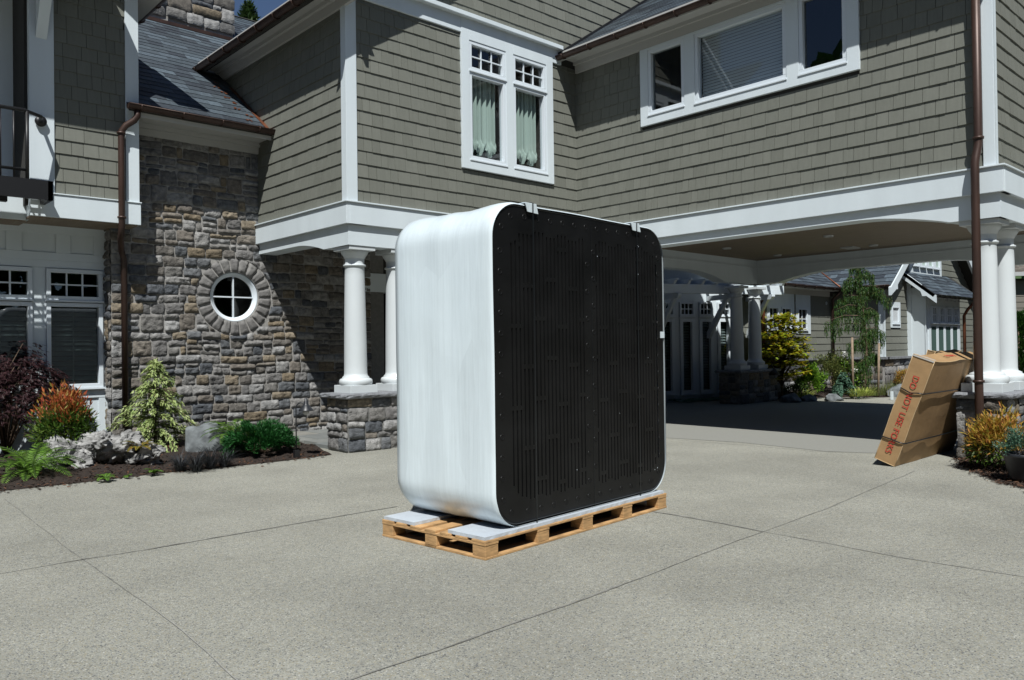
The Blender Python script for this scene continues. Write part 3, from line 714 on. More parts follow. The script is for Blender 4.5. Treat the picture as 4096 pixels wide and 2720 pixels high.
# --- downspouts
def downspout(name, pts, r, bands, matl, lower=None, k=0):
    d = MB().tube(pts, r, 14); b = d
    for p in bands: b.lathe((p[0], p[1], p[2]), [(r,-.014),(r+.016,-.014),(r+.016,.014),(r,.014)], 16)
    for p in bands: b.box((p[0]-.01 if not k else p[0]-.0, p[1]-(.01), p[2]-.012), (p[0]+(.12 if k else .01), p[1]+(.01 if k else .12), p[2]+.012))
    return d.build(name, matl, house)
px_ = 11.15-.095
downspout('downspout', [(px_, 3.305, 7.0), (px_, 3.305, 4.02), (px_-.005, 3.308, 3.95), (px_-.045, 3.325, 3.80), (px_-.06, 3.33, 3.72), (px_-.065, 3.33, 3.3), (px_-.065, 3.33, 0.12), (px_-.04,3.33,.02)], .05, [(px_, 3.305, 4.05), (px_-.065, 3.33, 1.01), (px_-.065, 3.33, .12)], M['copper'], k=1)
g1 = on(1, 12.62, 520, 470); 
downspout('downspout', [(4.00, 12.52, 5.15), (4.00, 12.52, 5.05), (3.96, 12.54, 4.98), (3.86, 12.59, 4.90), (3.81, 12.62, 4.82), (3.80, 12.62, 4.7), (3.80, 12.62, 3.40), (3.82, 12.75, 3.2), (3.90, 13.0, 3.08), (3.95, 13.04, 2.95), (3.955, 13.04, .35)], .046, [(3.80, 12.62, 4.78), (3.80, 12.62, 3.52)], M['copper'])

# --- left wing: shingled upper storey, balcony, panelled lower wall
wl0 = 2.93
wall_cells(fL, wl0, 4.06, 3.44, 7.4, [], -.2, 0).build('wall', M['backing'], house)
shingles(fL, wl0, 3.88, 3.77, 6.9, seed=23).build('shingle_cladding', M['shingle'], house)
MB().fbox(fL, 3.885, 4.075, 3.77, 7.2, -.1, .034).build('corner_board', M['white'], house, bevel=.003)
MB().box((4.04, YL, 3.77), (4.07, 14.8, 7.2)).build('wall', M['backing'], house)
shingles(Fr((4.07,0,0),(0,1,0),Zv,(1,0,0)), YL+.1, 14.6, 3.77, 7.0, seed=24).build('shingle_cladding', M['shingle'], house)
MB().fbox(fL, 2.62, 4.09, 3.44, 3.768, -.3, .045).fbox(fL, .2, 2.619, 3.40, 3.75, -.36, -.20).fbox(fL, 2.9, 4.10, 3.768, 3.785, -.02, .06).build('belt_board', M['white'], house, bevel=.004)
MB().box((2.62, YL, 3.42), (4.05, 13.6, 3.445)).box((.2, 12.95, 3.38), (2.62, 13.6, 3.41)).build('soffit', M['ceil'], house)
MB().box((2.60, 12.96, 3.412), (2.66, 13.6, 3.74)).build('soffit_light_stop', M['white'], house)  # filler added to stop sun leaking between the two soffit pieces
# balcony post, side return, door wall behind
MB().box((2.62, YL-.035, 3.77), (2.93, YL+.12, 7.2)).build('balcony_post', M['white'], house, bevel=.004)
MB().box((2.58, 12.80, 3.6), (2.68, 13.62, 7.3)).build('wall', M['backing'], house)
wall_cells(FB(13.5), .2, 2.6, 3.5, 7.2, [(.3, 2.02, 3.85, 6.4)], -.1, 0).build('door_wall', M['white'], house)
dr = window(FB(13.5), 1.25, 2.02, 3.85, 6.4, house, (1, 5), .13, .0, None, 'glassD', name='balcony_door', bar=.03)
window(FB(13.5), .35, 1.22, 3.85, 6.4, house, (1, 5), .13, .0, None, 'glassD', name='balcony_door', bar=.03)
MB().fbox(FB(13.5), 2.04, 2.16, 3.8, 6.5, 0, .04).fbox(FB(13.5), 2.16, 2.24, 3.8, 6.5, 0, .025).build('door_casing', M['white'], house)
yb0 = 12.22
bal = MB().box((.2, yb0, 3.60), (2.80, yb0+.06, 3.86)).box((2.74, yb0, 3.60), (2.80, YL-.04, 3.86)).box((.2, yb0+.2, 3.56), (2.3, yb0+.3, 3.66)).build('balcony', M['black'], house)
gtg = MB()
for k in range(8): gtg.box((.2, yb0+.06+.058*k, 3.80), (2.76, yb0+.078+.058*k, 3.84))
for k in range(13): gtg.box((.3+.2*k, yb0+.05, 3.79), (.31+.2*k, YL-.04, 3.825))
gtg.build('deck_grating', M['black'], bal)
rl = MB().tube([(.2, yb0+.03, 4.78), (2.48, yb0+.03, 4.78), (2.70, yb0+.2, 4.775), (2.75, YL-.05, 4.77)], .026, 8).tube([(.2, yb0+.03, 3.98), (2.50, yb0+.03, 3.98)], .02, 8)
rl.lathe((2.75, YL-.06, 4.77), [(0,-.0),(.075,0),(.075,.03),(0,.03)], 20, ax=(Vector((1,0,0)), Vector((0,0,1)), Vector((0,-1,0))))
for k in range(16): rl.tube([(2.50-.155*k, yb0+.03, 3.86), (2.50-.155*k, yb0+.03, 4.77)], .024 if k == 0 else .013, 6)
rl.build('railing', M['black'], bal)
# open slats under the balcony and its white ledge
# balcony roof above the frame with its bracket: the thing that shades this wall
MB().box((.0, 11.55, 7.10), (3.52, YL, 7.28)).build('balcony_roof', M['white'], house)
MB().hexa([(2.70,12.3,6.55),(2.84,12.3,6.55),(2.84,12.72,5.9),(2.70,12.72,5.9),(2.70,12.1,6.9),(2.84,12.1,6.9),(2.84,12.72,6.9),(2.70,12.72,6.9)]).build('roof_bracket', M['white'], house)
# main roof of the left wing: eave running along Y
MB().box((4.06, 12.14, 6.96), (4.42, 14.4, 7.0)).build('eave_soffit', M['soffit'], house)
sL = math.atan(.8); fRL = Fr((4.48, 0, 7.06), (0,1,0), (-math.cos(sL),0,math.sin(sL)), (math.sin(sL),0,math.cos(sL)))
MB().fbox(fRL, 12.12, 17, 0, 4.5, -.12, .0).build('roof_deck', M['backing'], house)
fLe = Fr((4.07,0,0),(0,1,0),Zv,(1,0,0))
gutter(fLe, 12.08, 13.9, 7.04, .38, .07, house, M['copper'])
MB().prism(fL, [(1.0,6.9),(4.06,6.9),(4.06,7.2),(1.0,9.5)], -.2, .0).build('wall', M['backing'], house)

# lower left: panelled white wall with two window stacks
YW = 13.42; fW = FB(YW)
z = lambda x, y: fW.uv(on(1, YW, x, y))
wa, wb = z(182,1073)[0], z(407,1084)[0]
wd = wb-wa; gapw = z(182,1200)[0]-z(126,1200)[0]
W1b, W1a = wa-gapw, wa-gapw-wd
wh = [(wa,wb,2.31,2.78),(wa,wb,.98,2.27),(W1a,W1b,2.31,2.78),(W1a,W1b,.98,2.27)]
wall_cells(fW, -.5, 3.86, 0, 3.44, wh, -.2, 0).build('panelled_wall', M['white'], house)
for (a, b, c, d) in wh:
    window(fW, a, b, c, d, house, (3,2) if d-c < .6 else (1,1), .06, .03, None if d-c < .6 else 'shutter', 'glassD', name='transom_window' if d-c < .6 else 'window', bar=.022)
m = MB()
for a, b in ((-.5, 1.95), (2.05, 2.70), (2.83, 3.30), (3.38, 3.83)): pass
m.fbox(fW, -.5, 3.84, 2.90, 3.02, .0, .022).fbox(fW, -.5, 3.84, 3.30, 3.44, .0, .022)
for u in (.6, 1.55, 2.46, 3.10, 3.62): m.fbox(fW, u, u+.2, 3.02, 3.30, .0, .021)
m.fbox(fW, -.5, 3.84, 2.79, 2.90, 0, .02)
for u0_, u1_ in ((wb+.002, 3.84), (W1b+.002, wa-.002)): m.fbox(fW, u0_, u1_, .95, 2.79, 0, .019)
m.fbox(fW, -.5, 3.84, .82, .95, 0, .024).fbox(fW, 3.68, 3.84, .1, .82, 0, .02).fbox(fW, W1b-.02, wa+.02, .1, .82, 0, .02)
m.build('wall_panelling', M['white'], house, bevel=.003)

# --- porch behind the first columns: beam, dark entry doors
pw = on(1, 14.6, 1455, 1300)
MB().box((8.45, YS, 0), (8.75, 17.2, 3.6)).build('entry_side_wall', M['mortarD'], house)
MB().box((8.3, YS-.02, 2.62), (12.5, YS+.25, 2.98)).build('entry_beam', M['white'], house)
MB().box((8.3, YS+.02, 2.98), (12.5, YS+.2, 3.6)).build('entry_header', M['backing'], house)
MB().box((8.5, 16.8, 0), (14, 17.0, 3.6)).build('entry_wall', M['backing'], house)
en = MB().box((9.2, 16.72, .1), (12.6, 16.8, 2.6)); e_ = en.build('entry_door', mat('dark_stained_door', (.03,.027,.027), .35), house)
MB().box((9.4, 16.70, .3), (10.3, 16.715, 2.4)).box((10.6, 16.70, .3), (11.5, 16.715, 2.4)).build('pane', M['glassD'], e_)
MB().box((11.1, 10.6, 0), (11.4, 16.8, 3.6)).build('rear_wall', M['backing'], house)

# ================================================================ GROUND
JZ = .012
tag(MB().box((-300,-300,-.3),(400,400,-.06)).build('ground', M['soil']), kind='structure')
dw = tag(MB().add([(-14,-13,0),(36,-13,0),(36,30,0),(-14,30,0)], [(0,1,2,3)]).box((-14,-13,-.2),(36,30,-.012)).build('driveway', M['paving']), kind='structure')
def strip(pts, w, matl, name, parent, z=.004, wob=.0):
    mb = MB(); P = [gp(*p) for p in pts]; vs = []
    Q = []
    for a, b in zip(P, P[1:]):
        k = max(1, int((b-a).length/.12))
        for i in range(k): Q.append(a+(b-a)*i/k)
    Q.append(P[-1]); rnd = random.Random(len(Q))
    for i, p in enumerate(Q):
        d = (Q[min(i+1, len(Q)-1)]-Q[max(i-1, 0)]).normalized(); nn = Vector((-d.y, d.x, 0)); j = nn*noise.noise(p*2.2)*wob
        ww = w*(.55+.9*abs(noise.noise(p*7)))
        vs += [p+nn*ww+j+Vector((0,0,z)), p-nn*ww+j+Vector((0,0,z))]
    mb.add(vs, [(2*i, 2*i+1, 2*i+3, 2*i+2) for i in range(len(Q)-1)]); return mb.build(name, matl, parent)
S = 1.7348
sp = lambda *q: [(a*S, b*S) for a, b in q]
strip(sp((-40,1330),(190,1291),(330,1269)), .006, M['joint'], 'paving_joint', dw, wob=.01)
strip(sp((330,1269),(915,1168)), .013, M['joint'], 'paving_joint', dw, wob=.014)
strip(sp((1480,1176),(1560,1188),(1760,1226)), .013, M['joint'], 'paving_joint', dw, wob=.014)
strip(sp((1760,1226),(2090,1288),(2420,1340)), .006, M['joint'], 'paving_joint', dw, wob=.01)
strip(sp((10,1150),(190,1291),(345,1400)), .0032, M['joint'], 'paving_joint', dw, wob=.01)
strip(sp((345,1400),(425,1458),(560,1580)), .004, M['jointp'], 'paving_joint', dw, z=.006, wob=.01)
strip(sp((760,1585),(900,1538),(1160,1447),(1430,1352)), .009, M['joint'], 'paving_joint', dw, wob=.012)
strip(sp((1430,1352),(1640,1270),(1760,1226)), .005, M['joint'], 'paving_joint', dw, wob=.01)
strip(sp((1760,1226),(1900,1176),(2110,1086)), .004, M['joint'], 'paving_joint', dw, wob=.01)
strip(sp((1538,1012),(1900,1042),(2060,1046),(2230,1050)), .008, M['jointp'], 'paving_joint', dw, wob=.01)
strip(sp((2216,1050),(2225,1072),(2262,1096),(2330,1120)), .006, M['joint'], 'paving_joint', dw, wob=.0)

ap = [gp(2600,1748), gp(2960,1770), gp(3300,1806), gp(3480,1812), gp(3690,1815), gp(3850,1822)]; ap = [(q.x,q.y,.004) for q in ap]+[(18.5,3.7,.004),(18.5,10.4,.004),(11.4,10.4,.004)]
tag(MB().add(ap, [tuple(range(len(ap)))]).build('carport_slab', M['slab']), kind='structure')
def bed(name, edge_px, back, h, label=None, seed=1):
    """mulch bed: front edge follows the paving in the photograph, back corners in the place"""
    E = [gp(*p) for p in edge_px]; P = []
    for a, b in zip(E, E[1:]):
        for i in range(8): P.append(a+(b-a)*i/8)
    P.append(E[-1]); B = [Vector((*b, 0)) for b in back]; Bk = []
    n = len(P); tot = len(B)-1
    for i in range(n):
        t = i/(n-1)*tot; k = min(int(t), tot-1); Bk.append(B[k]+(B[k+1]-B[k])*(t-k))
    vs = []; K = 14
    for i in range(n):
        for j in range(K+1):
            t = j/K; p = P[i]+(Bk[i]-P[i])*t
            zz = .006+h*(1-(1-t)**3)*(1 if j else 0)+noise.noise(p*3)*.03*min(1, t*5)+noise.noise(p*13)*.016*min(1, t*5)
            vs.append((p.x, p.y, max(zz, .006)))
    fs = [(i*(K+1)+j, (i+1)*(K+1)+j, (i+1)*(K+1)+j+1, i*(K+1)+j+1) for i in range(n-1) for j in range(K)]
    o = tag(MB().add(vs, fs, True).build(name, M['mulch']), kind='structure')
    rnd = random.Random(seed); ch = MB()
    for _ in range(2600):
        i = rnd.randrange(n-1); t = rnd.random()**1.6; p = P[i]+(Bk[i]-P[i])*t+Vector((rnd.uniform(-.05,.05), rnd.uniform(-.05,.05), 0)); spill = rnd.random() < .05
        p.z = .014+h*(1-(1-t)**3)+noise.noise(p*3)*.03*min(1, t*5)
        if spill: p = P[i]-(Bk[i]-P[i]).normalized()*abs(rnd.gauss(0,.12)); p.z = .012
        a = Vector((rnd.uniform(-1,1), rnd.uniform(-1,1), rnd.uniform(-.4,.4)*(not spill))).normalized()*rnd.uniform(.008,.03); b = Vector((-a.y, a.x, rnd.uniform(-.01,.01))).normalized()*rnd.uniform(.004,.011)
        ch.add([p-a-b, p+a-b, p+a+b, p-a+b], [(0,1,2,3)])
    tag(ch.build('bark_chips', M['mulchchip']), kind='stuff')
    return o
bed('planting_bed', sp((-60,1140),(0,1133),(133,1119),(259,1105),(404,1088),(526,1077),(647,1064),(765,1049)), [(-1.5,13.4),(1.5,13.4),(3.8,13.3),(3.9,13.1),(5.5,13.1),(6.1,12.9),(6.0,11.2)], .07, seed=1)
bed('planting_bed', sp((2208,1058),(2222,1074),(2250,1090),(2300,1110),(2350,1124),(2420,1140)), [(12.4,3.55),(12.8,3.3),(13.6,3.0),(14,2.5)], .04, seed=2)
bed('planting_bed', sp((1640,1590/S*1.0),(1760,922),(1900,917),(2060,915),(2090,912)), [(19.5,13),(21,11.8),(24.9,11.4),(25.5,10.2),(27,10)], .12, seed=3)
# porch paving: bluestone
fp = MB(); rnd = random.Random(3); y = 10.8
while y < 16.7:
    hgt = rnd.choice([.45,.6,.75]); x = 6.05+rnd.random()*.2
    while x < 11.0:
        w = rnd.choice([.45,.6,.9,.75]); fp.box((x, y, .0), (min(x+w-.012, 11.05), min(y+hgt-.012, 16.75), .055)); x += w
    y += hgt
tag(fp.build('porch_paving', M['flagstone']), kind='structure')

# ================================================================ WRAPPED TUB ON ITS PALLET
th = R(4.6)
pallet = empty('pallet', (0,0,0), 'long pine pallet under the white wrapped tub in the middle of the driveway', 'pallet', world_built=False)
def pbox(name, a, b, k=0, matl='wood'):
    return MB().box(a, b).build(name, M[matl], pallet, bevel=.003)
PL, PW = 2.40, 1.165
rnd = random.Random(5)
bx = [.0, .57, 1.13, 1.70, 2.26]
for y0 in (0, .515, 1.03):
    pbox('bottom_board', (0, y0, 0), (PL, y0+.135, .018))
for x0 in (0, 2.265): pbox('bottom_board', (x0, .137, 0.0), (x0+.135, 1.028, .018))
for x0 in bx:
    for y0 in (.0, .515, 1.03): pbox('block', (x0+.003, y0+.003, .0185), (x0+.135, y0+.132, .098))
for x0 in bx: pbox('cross_board', (x0, 0, .0985), (x0+.138, PW, .116))
for y0, w in ((0,.14),(.19,.12),(.36,.12),(.53,.12),(.70,.12),(.87,.12),(1.025,.14)):
    pbox('deck_board', (0, y0, .1165), (PL, y0+w, .1345))
pallet.location = (3.678, 4.277, .0); pallet.rotation_euler.z = th
def foam(y0, y1, x1, label):
    m = MB(); n = 60; vs = []
    P = [(.01+x1*i/n, y0) for i in range(n)] + [(x1, y0+(y1-y0)*i/12) for i in range(12)] + [(x1-(x1-.01)*i/n, y1) for i in range(n)] + [(.01, y1-(y1-y0)*i/12) for i in range(12)]
    for zz in (.1355, .160):
        for x, y in P: 
            j = noise.noise(Vector((x*14, y*14, zz)))*.008*(1 if zz < .15 else .3); vs.append((x+(j if x < .02 else 0), y+(j if y == y0 else 0), zz))
    K = len(P); m.add(vs, [tuple(range(K-1,-1,-1)), tuple(range(K,2*K))]+[(i,(i+1)%K,K+(i+1)%K,K+i) for i in range(K)])
    o = m.build('foam_board', M['foam']); tag(o, label, 'foam board', 'foam boards laid on the pallet'); o.location = pallet.location; o.rotation_euler.z = th; return o
foam(.012, .40, 2.37, 'white foam board on the pallet along the black underside of the tub')
foam(.78, 1.15, 2.37, 'white foam board on the pallet edge nearer the stone house wing')

M['dimple'] = mat('glossy_black_plastic', (.008,.0085,.009), .30, spec=.45)
tub = empty('wrapped_hot_tub', (0,0,0), 'hot tub stood on its side, white stretch film and black slotted underside', 'hot tub', world_built=False)
U0, U1, Z0, Z1, RR = .155, 2.50, .160, 2.60, .275
def rrect(ins=0, n=12, u0=U0, u1=U1, z0=Z0, z1=Z1, r=RR):
    P = []; r = max(.02, r-ins)
    for cx, cz, a0 in ((u1-ins-r, z0+ins+r, -90), (u1-ins-r, z1-ins-r, 0), (u0+ins+r, z1-ins-r, 90), (u0+ins+r, z0+ins+r, 180)):
        for i in range(n+1):
            t = R(a0+90*i/n); P.append((cx+r*math.cos(t), cz+r*math.sin(t)))
    Q = []
    for a, b in zip(P, P[1:]+P[:1]):       # resample so straight runs have points too
        L = math.hypot(b[0]-a[0], b[1]-a[1]); k = max(1, int(L/.05))
        for i in range(k): Q.append((a[0]+(b[0]-a[0])*i/k, a[1]+(b[1]-a[1])*i/k))
    return Q
m = MB(); prof = rrect(); K = len(prof); vs = []
cu, cz = (U0+U1)/2, (Z0+Z1)/2
ys = [.052,.058,.085,.16,.25,.38,.48,.58,.66,.75,.84,.93,1.02,1.12,1.19,1.22]
insets = [.014,.006,.0,.0,.004,.008,.012,.010,.006,.012,.010,.006,.006,.010,.03,.09]
for l_, (y, ins) in enumerate(zip(ys, insets)):
    P = rrect(ins)
    # resample consistent count by direction from centre
    for (a, b) in prof:
        j = noise.noise(Vector((a*1.4, y*4, b*1.4)))*.012 + noise.noise(Vector((a*5, y*26, b*1.5)))*.0035*(1 if y > .1 else 0)
        k = 1-(ins/1.2) ; top = max(0, (b-2.2)/.4)*.0
        vs.append((cu+(a-cu)*k + (a-cu)*j*.6, y, cz+(b-cz)*k+(b-cz)*j*.6 if b > .3 else b+(cz+(b-cz)*k-b)*(.25 if l_ < 14 else 1)))
L_ = len(ys)
fs = [(l*K+k, (l+1)*K+k, (l+1)*K+(k+1) % K, l*K+(k+1) % K) for l in range(L_-1) for k in range(K)]
m.add(vs, fs, True); m.add([vs[(L_-1)*K+k] for k in range(K)], [tuple(range(K-1,-1,-1))])
m.build('stretch_film', M['film'], tub)
# black panel: rim, slotted field, dimples
fT = Fr((0,.075,0),(1,0,0),Zv,(0,-1,0))
m = MB(); out = rrect(.024); K = len(out)
fu0, fu1, fz0, fz1 = U0+.185, U1-.125, Z0+.17, Z1-.19
def back(n0, n1):
    vs = [fT.p(a, b, n0) for a, b in out] + [fT.p(a+(cu-a)*.006, b+(cz-b)*.006, n1) for a, b in out]
    m.add(vs, [(i, (i+1) % K, K+(i+1) % K, K+i) for i in range(K)], True)
back(.0, .012); 
o2 = [(a+(cu-a)*.006, b+(cz-b)*.006) for a, b in out]
def onrect(a, b):
    return (min(max(a, fu0), fu1), min(max(b, fz0), fz1))
in2 = [onrect(cu+(a-cu)*.86, cz+(b-cz)*.86) for a, b in out]
# project to the rectangle border
def border(a, b):
    dx, dz = a-cu, b-cz; s_ = min((fu1-cu if dx > 0 else cu-fu0)/max(abs(dx), 1e-6), (fz1-cz if dz > 0 else cz-fz0)/max(abs(dz), 1e-6)); return (cu+dx*s_, cz+dz*s_)
in2 = [border(a, b) for a, b in out]
angs = None
vs = [fT.p(a, b, .012) for a, b in o2] + [fT.p(a, b, .012) for a, b in in2]
m.add(vs, [(i, (i+1) % K, K+(i+1) % K, K+i) for i in range(K)])
for a, b in ((fu0,fz0),(fu1,fz0),(fu1,fz1),(fu0,fz1)):   # corner fills
    ds = sorted(range(K), key=lambda i: (in2[i][0]-a)**2+(in2[i][1]-b)**2)[:2]
    m.add([fT.p(a,b,.0118), fT.p(*in2[ds[0]],.0118), fT.p(*in2[ds[1]],.0118)], [(0,1,2)]); m.add([fT.p(a,b,.0118), fT.p(*in2[ds[1]],.0118), fT.p(*in2[ds[0]],.0118)], [(0,1,2)])
m.add([fT.p(fu0-.01,fz0-.01,-.012), fT.p(fu1+.01,fz0-.01,-.012), fT.p(fu1+.01,fz1+.01,-.012), fT.p(fu0-.01,fz1+.01,-.012)], [(0,1,2,3)])
pn = m.build('underside_panel', M['plastic'], tub)
MB().tube([fT.p(a, b, .006) for a, b in out+out[:2]], .008, 8).build('rolled_rim', M['strap'], pn)
rb = MB(); pitch = .0455; sl_w = .015; n = int((fu1-fu0)/pitch); rnd = random.Random(77)
pitch = (fu1-fu0)/n
for i in range(n):
    a = fu0+i*pitch
    rb.fbox(fT, a, a+pitch-sl_w, fz0, fz1, -.012, .0115)
    grp = i//4; mid = abs((a+pitch/2)-(U0+U1)/2-.02) < .075
    b0, b1 = a+pitch-sl_w, a+pitch
    if mid: rb.fbox(fT, b0, b1, fz0, fz1, -.012, .0115); continue
    st = ((i*7) % 3); e_ = min(i, n-1-i)
    top = fz1-.02-.03*(i % 2)-(.10,.05,.02)[e_]*(e_ < 3) if e_ < 3 else fz1-.01-.03*((i//3) % 2); bot = fz0+.015+(.12,.06,.03)[e_] if e_ < 3 else fz0+.012+.02*((i//2) % 2)
    rb.fbox(fT, b0, b1, top, fz1, -.012, .0115); rb.fbox(fT, b0, b1, fz0, bot, -.012, .0115)
    off = (.0, .31)[(i//3) % 2]+(.06 if (i//6) % 2 else 0)
    br = [fz0+off+.08+.62*k for k in range(4)]
    for zz in br:
        if bot+.05 < zz < top-.08: rb.fbox(fT, b0, b1, zz, zz+.032, -.012, .0115)
dm = rb; P = rrect(.10, n=6); per = []; acc = 0
PP = rrect(.10, n=10)
d_ = 0; last = -1
for a, b in zip(PP, PP[1:]+PP[:1]):
    d_ += math.hypot(b[0]-a[0], b[1]-a[1])
    if d_-last > .135 or last < 0: per.append(b); last = d_
for k in range(9):
    zz = fz0+.06+k*.225; per += [(cu-.015, zz), (cu+.07, zz+.11)]
AXF = (Vector((1,0,0)), Vector((0,0,1)), Vector((0,-1,0)))
for a, b in per: dm.lathe(fT.p(a, b, .012), [(.023,.0),(.021,.004),(.017,.003),(.012,-.006),(0,-.007)], 14, ax=AXF)
dm.build('slotted_ribs', M['plastic'], pn)
MB().fbox(fT, cu+.045, cu+.048, fz0-.23, Z1-.02, .0125, .014).build('centre_seam', M['strap'], pn)
rnd = random.Random(15); sc2 = MB()
for _ in range(9):
    a, b = rnd.uniform(fu0-.1, fu1), rnd.uniform(fz0, fz1); w = rnd.uniform(.003,.007); sc2.fbox(fT, a, a+w, b, b+w*rnd.uniform(1,1.8), .0125, .0135)
sc2.build('scuff_flecks', M['foam'], pn)
# straps over cardboard edge protectors
for u in (.60, 2.02):
    m = MB(); m.fbox(fT, u-.006, u+.006, .12, Z1+.012, .041, .043)
    m.box((u-.006, .05, Z1+.014), (u+.008, 1.15, Z1+.018)); m.build('strap', M['strap'], tub)
    m = MB(); m.hexa([(u-.055,.040,Z1-.060),(u+.070,.040,Z1-.066),(u+.070,.046,Z1-.066),(u-.055,.046,Z1-.060),(u-.085,.036,Z1+.004),(u+.045,.036,Z1+.004),(u+.045,.042,Z1+.004),(u-.085,.042,Z1+.004)])
    m.hexa([(u-.085,.037,Z1+.002),(u+.045,.037,Z1+.002),(u+.055,.19,Z1+.003),(u-.07,.19,Z1+.003),(u-.085,.037,Z1+.008),(u+.045,.037,Z1+.008),(u+.055,.19,Z1+.009),(u-.07,.19,Z1+.009)])
    m.build('edge_protector', M['film'], tub)
MB().fbox(fT, U1-.07, U1-.004, 1.575, 1.635, .0125, .018).build('paper_label', M['film'], tub)
tub.location = pallet.location; tub.rotation_euler.z = th

# ================================================================ CARTONS LEANING ON THE RIGHT PEDESTAL
def text_mesh(s, size, name, matl, parent, Mx):
    c = bpy.data.curves.new(name, 'FONT'); c.body = s; c.size = size; c.extrude = .0006; c.align_x = 'CENTER'; c.align_y = 'CENTER'; c.space_character = 1.05; c.offset = size*.003
    o = bpy.data.objects.new('tmp', c); col.objects.link(o); dg = bpy.context.evaluated_depsgraph_get(); dg.update()
    me = bpy.data.meshes.new_from_object(o.evaluated_get(dg)); bpy.data.objects.remove(o)
    me.transform(Mx); me.materials.clear(); me.materials.append(matl); o = bpy.data.objects.new(name, me); col.objects.link(o); o.parent = parent; return o
def carton(W, T, H, label, name='cardboard_carton', text=True):
    """local: x along its length, z up its height, y its thickness; stands on its front bottom edge"""
    root = empty(name, (0,0,0), label, 'carton', world_built=False)
    vs = []; nx, ny, nz = 24, 4, 16
    m = MB()
    def warp(x, y, z_):
        b = math.sin(math.pi*z_/H)*math.sin(math.pi*min(x/W,1))*.012
        return (x+noise.noise(Vector((x*3,y*3,z_*3)))*.004, y-(b if y < T/2 else -b)+noise.noise(Vector((x*2.2,z_*2.2,y)))*.009, z_+noise.noise(Vector((x*2.5,y*3,7)))*.007*(z_/H)-.02*(z_/H)*math.sin(math.pi*min(1,x/.9))*(x < .9))
    def sheet(f, a, b):
        vs = [warp(*f(i/a, j/b)) for j in range(b+1) for i in range(a+1)]
        m.add(vs, [(j*(a+1)+i, j*(a+1)+i+1, (j+1)*(a+1)+i+1, (j+1)*(a+1)+i) for j in range(b) for i in range(a)], True)
    sheet(lambda u, v: (u*W, 0, v*H), nx, nz); sheet(lambda u, v: ((1-u)*W, T, v*H), nx, nz)
    sheet(lambda u, v: (0, (1-u)*T, v*H), ny, nz); sheet(lambda u, v: (W, u*T, v*H), ny, nz)
    sheet(lambda u, v: (u*W, v*T, H), nx, ny); sheet(lambda u, v: (u*W, (1-v)*T, 0), nx, ny)
    m.build('box_body', M['card'], root)
    c = MB()
    for p, q in (((0,0,0),(0,0,H)),((0,T,0),(0,T,H)),((0,0,H),(W,0,H)),((0,0,H),(0,T,H)),((0,0,0),(0,T,0))):
        c.tube([warp(*(Vector(p)+(Vector(q)-Vector(p))*i/12)) for i in range(13)], .005, 5)
    c.build('worn_edges', M['cardD'], root)
    if text:
        text_mesh('DO NOT USE FORKS', .104, 'printed_text', M['red'], root, Matrix.Translation((-.009, T*.52, H*.46)) @ Matrix(((0,0,-1,0),(0,-1,0,0),(-1,0,0,0),(0,0,0,1))) )
        text_mesh('DAMAGED', .075, 'printed_text', M['red'], root, Matrix.Translation((.90, T*.5, H+.012)) @ Matrix.Rotation(math.pi, 4, 'Z'))
        t = MB(); t.box((.03, .01, H+.004), (.075, T-.01, H+.006)); t.box((-.007,.0,H-.02),(-.005,T,H-.002)); t.build('packing_tape', M['tape'], root)
    s = MB()
    for i, zz in enumerate((.30, .94)):
        P = [(-.013, T, zz-.01), (-.015, T*.5, zz+(.0 if i == 0 else -.03)), (-.016, T*.18, zz), (-.010, -.014, zz+.01), (.06, -.02, zz+.014), (W*.5, -.026, zz+.018), (W, -.016, zz+.02)]
        s.tube(P, .008, 6)
    s.build('strap', M['strap'], root)
    return root
ct = carton(2.15, .25, 1.36, 'long brown cardboard carton printed DO NOT USE FORKS leaning on the stone pedestal')
ct.location = (9.935, 3.945, .004); ct.rotation_euler = (R(20.3), 0, R(1.5))
c2 = carton(.9, .10, 1.42, 'second brown carton half hidden behind the printed carton and the column', text=False)
c2.location = (11.35, 4.32, .004); c2.rotation_euler = (R(15), 0, R(-2))

# ================================================================ PLANTS
UPV = Vector((0,0,1))
def rv(rnd): 
    while True:
        v = Vector((rnd.uniform(-1,1), rnd.uniform(-1,1), rnd.uniform(-1,1)))
        if .01 < v.length < 1: return v
def leaf(mb, p, d, l, w, rnd, fold=0):
    s = d.cross(UPV*.8+rv(rnd)*.6)
    if s.length < 1e-4: s = d.cross(Vector((1,0,0)))
    s = s.normalized()*w*.5
    mb.add([p, p+d*l*.42+s, p+d*l, p+d*l*.42-s], [(0,1,2,3)])
def stems(base, tops, r, parent, name='stem', matl='bark'):
    m = MB()
    for i, t in enumerate(tops):
        b = Vector(base); t = Vector(t); mid = b.lerp(t, .5)+Vector(((t.x-b.x)*-.12, (t.y-b.y)*-.12, (t.z-b.z)*.08))
        m.tube([b, b.lerp(mid, .6), mid, t], [r, r*.8, r*.55, r*.2], 5)
    return m.build(name, M[matl], parent)
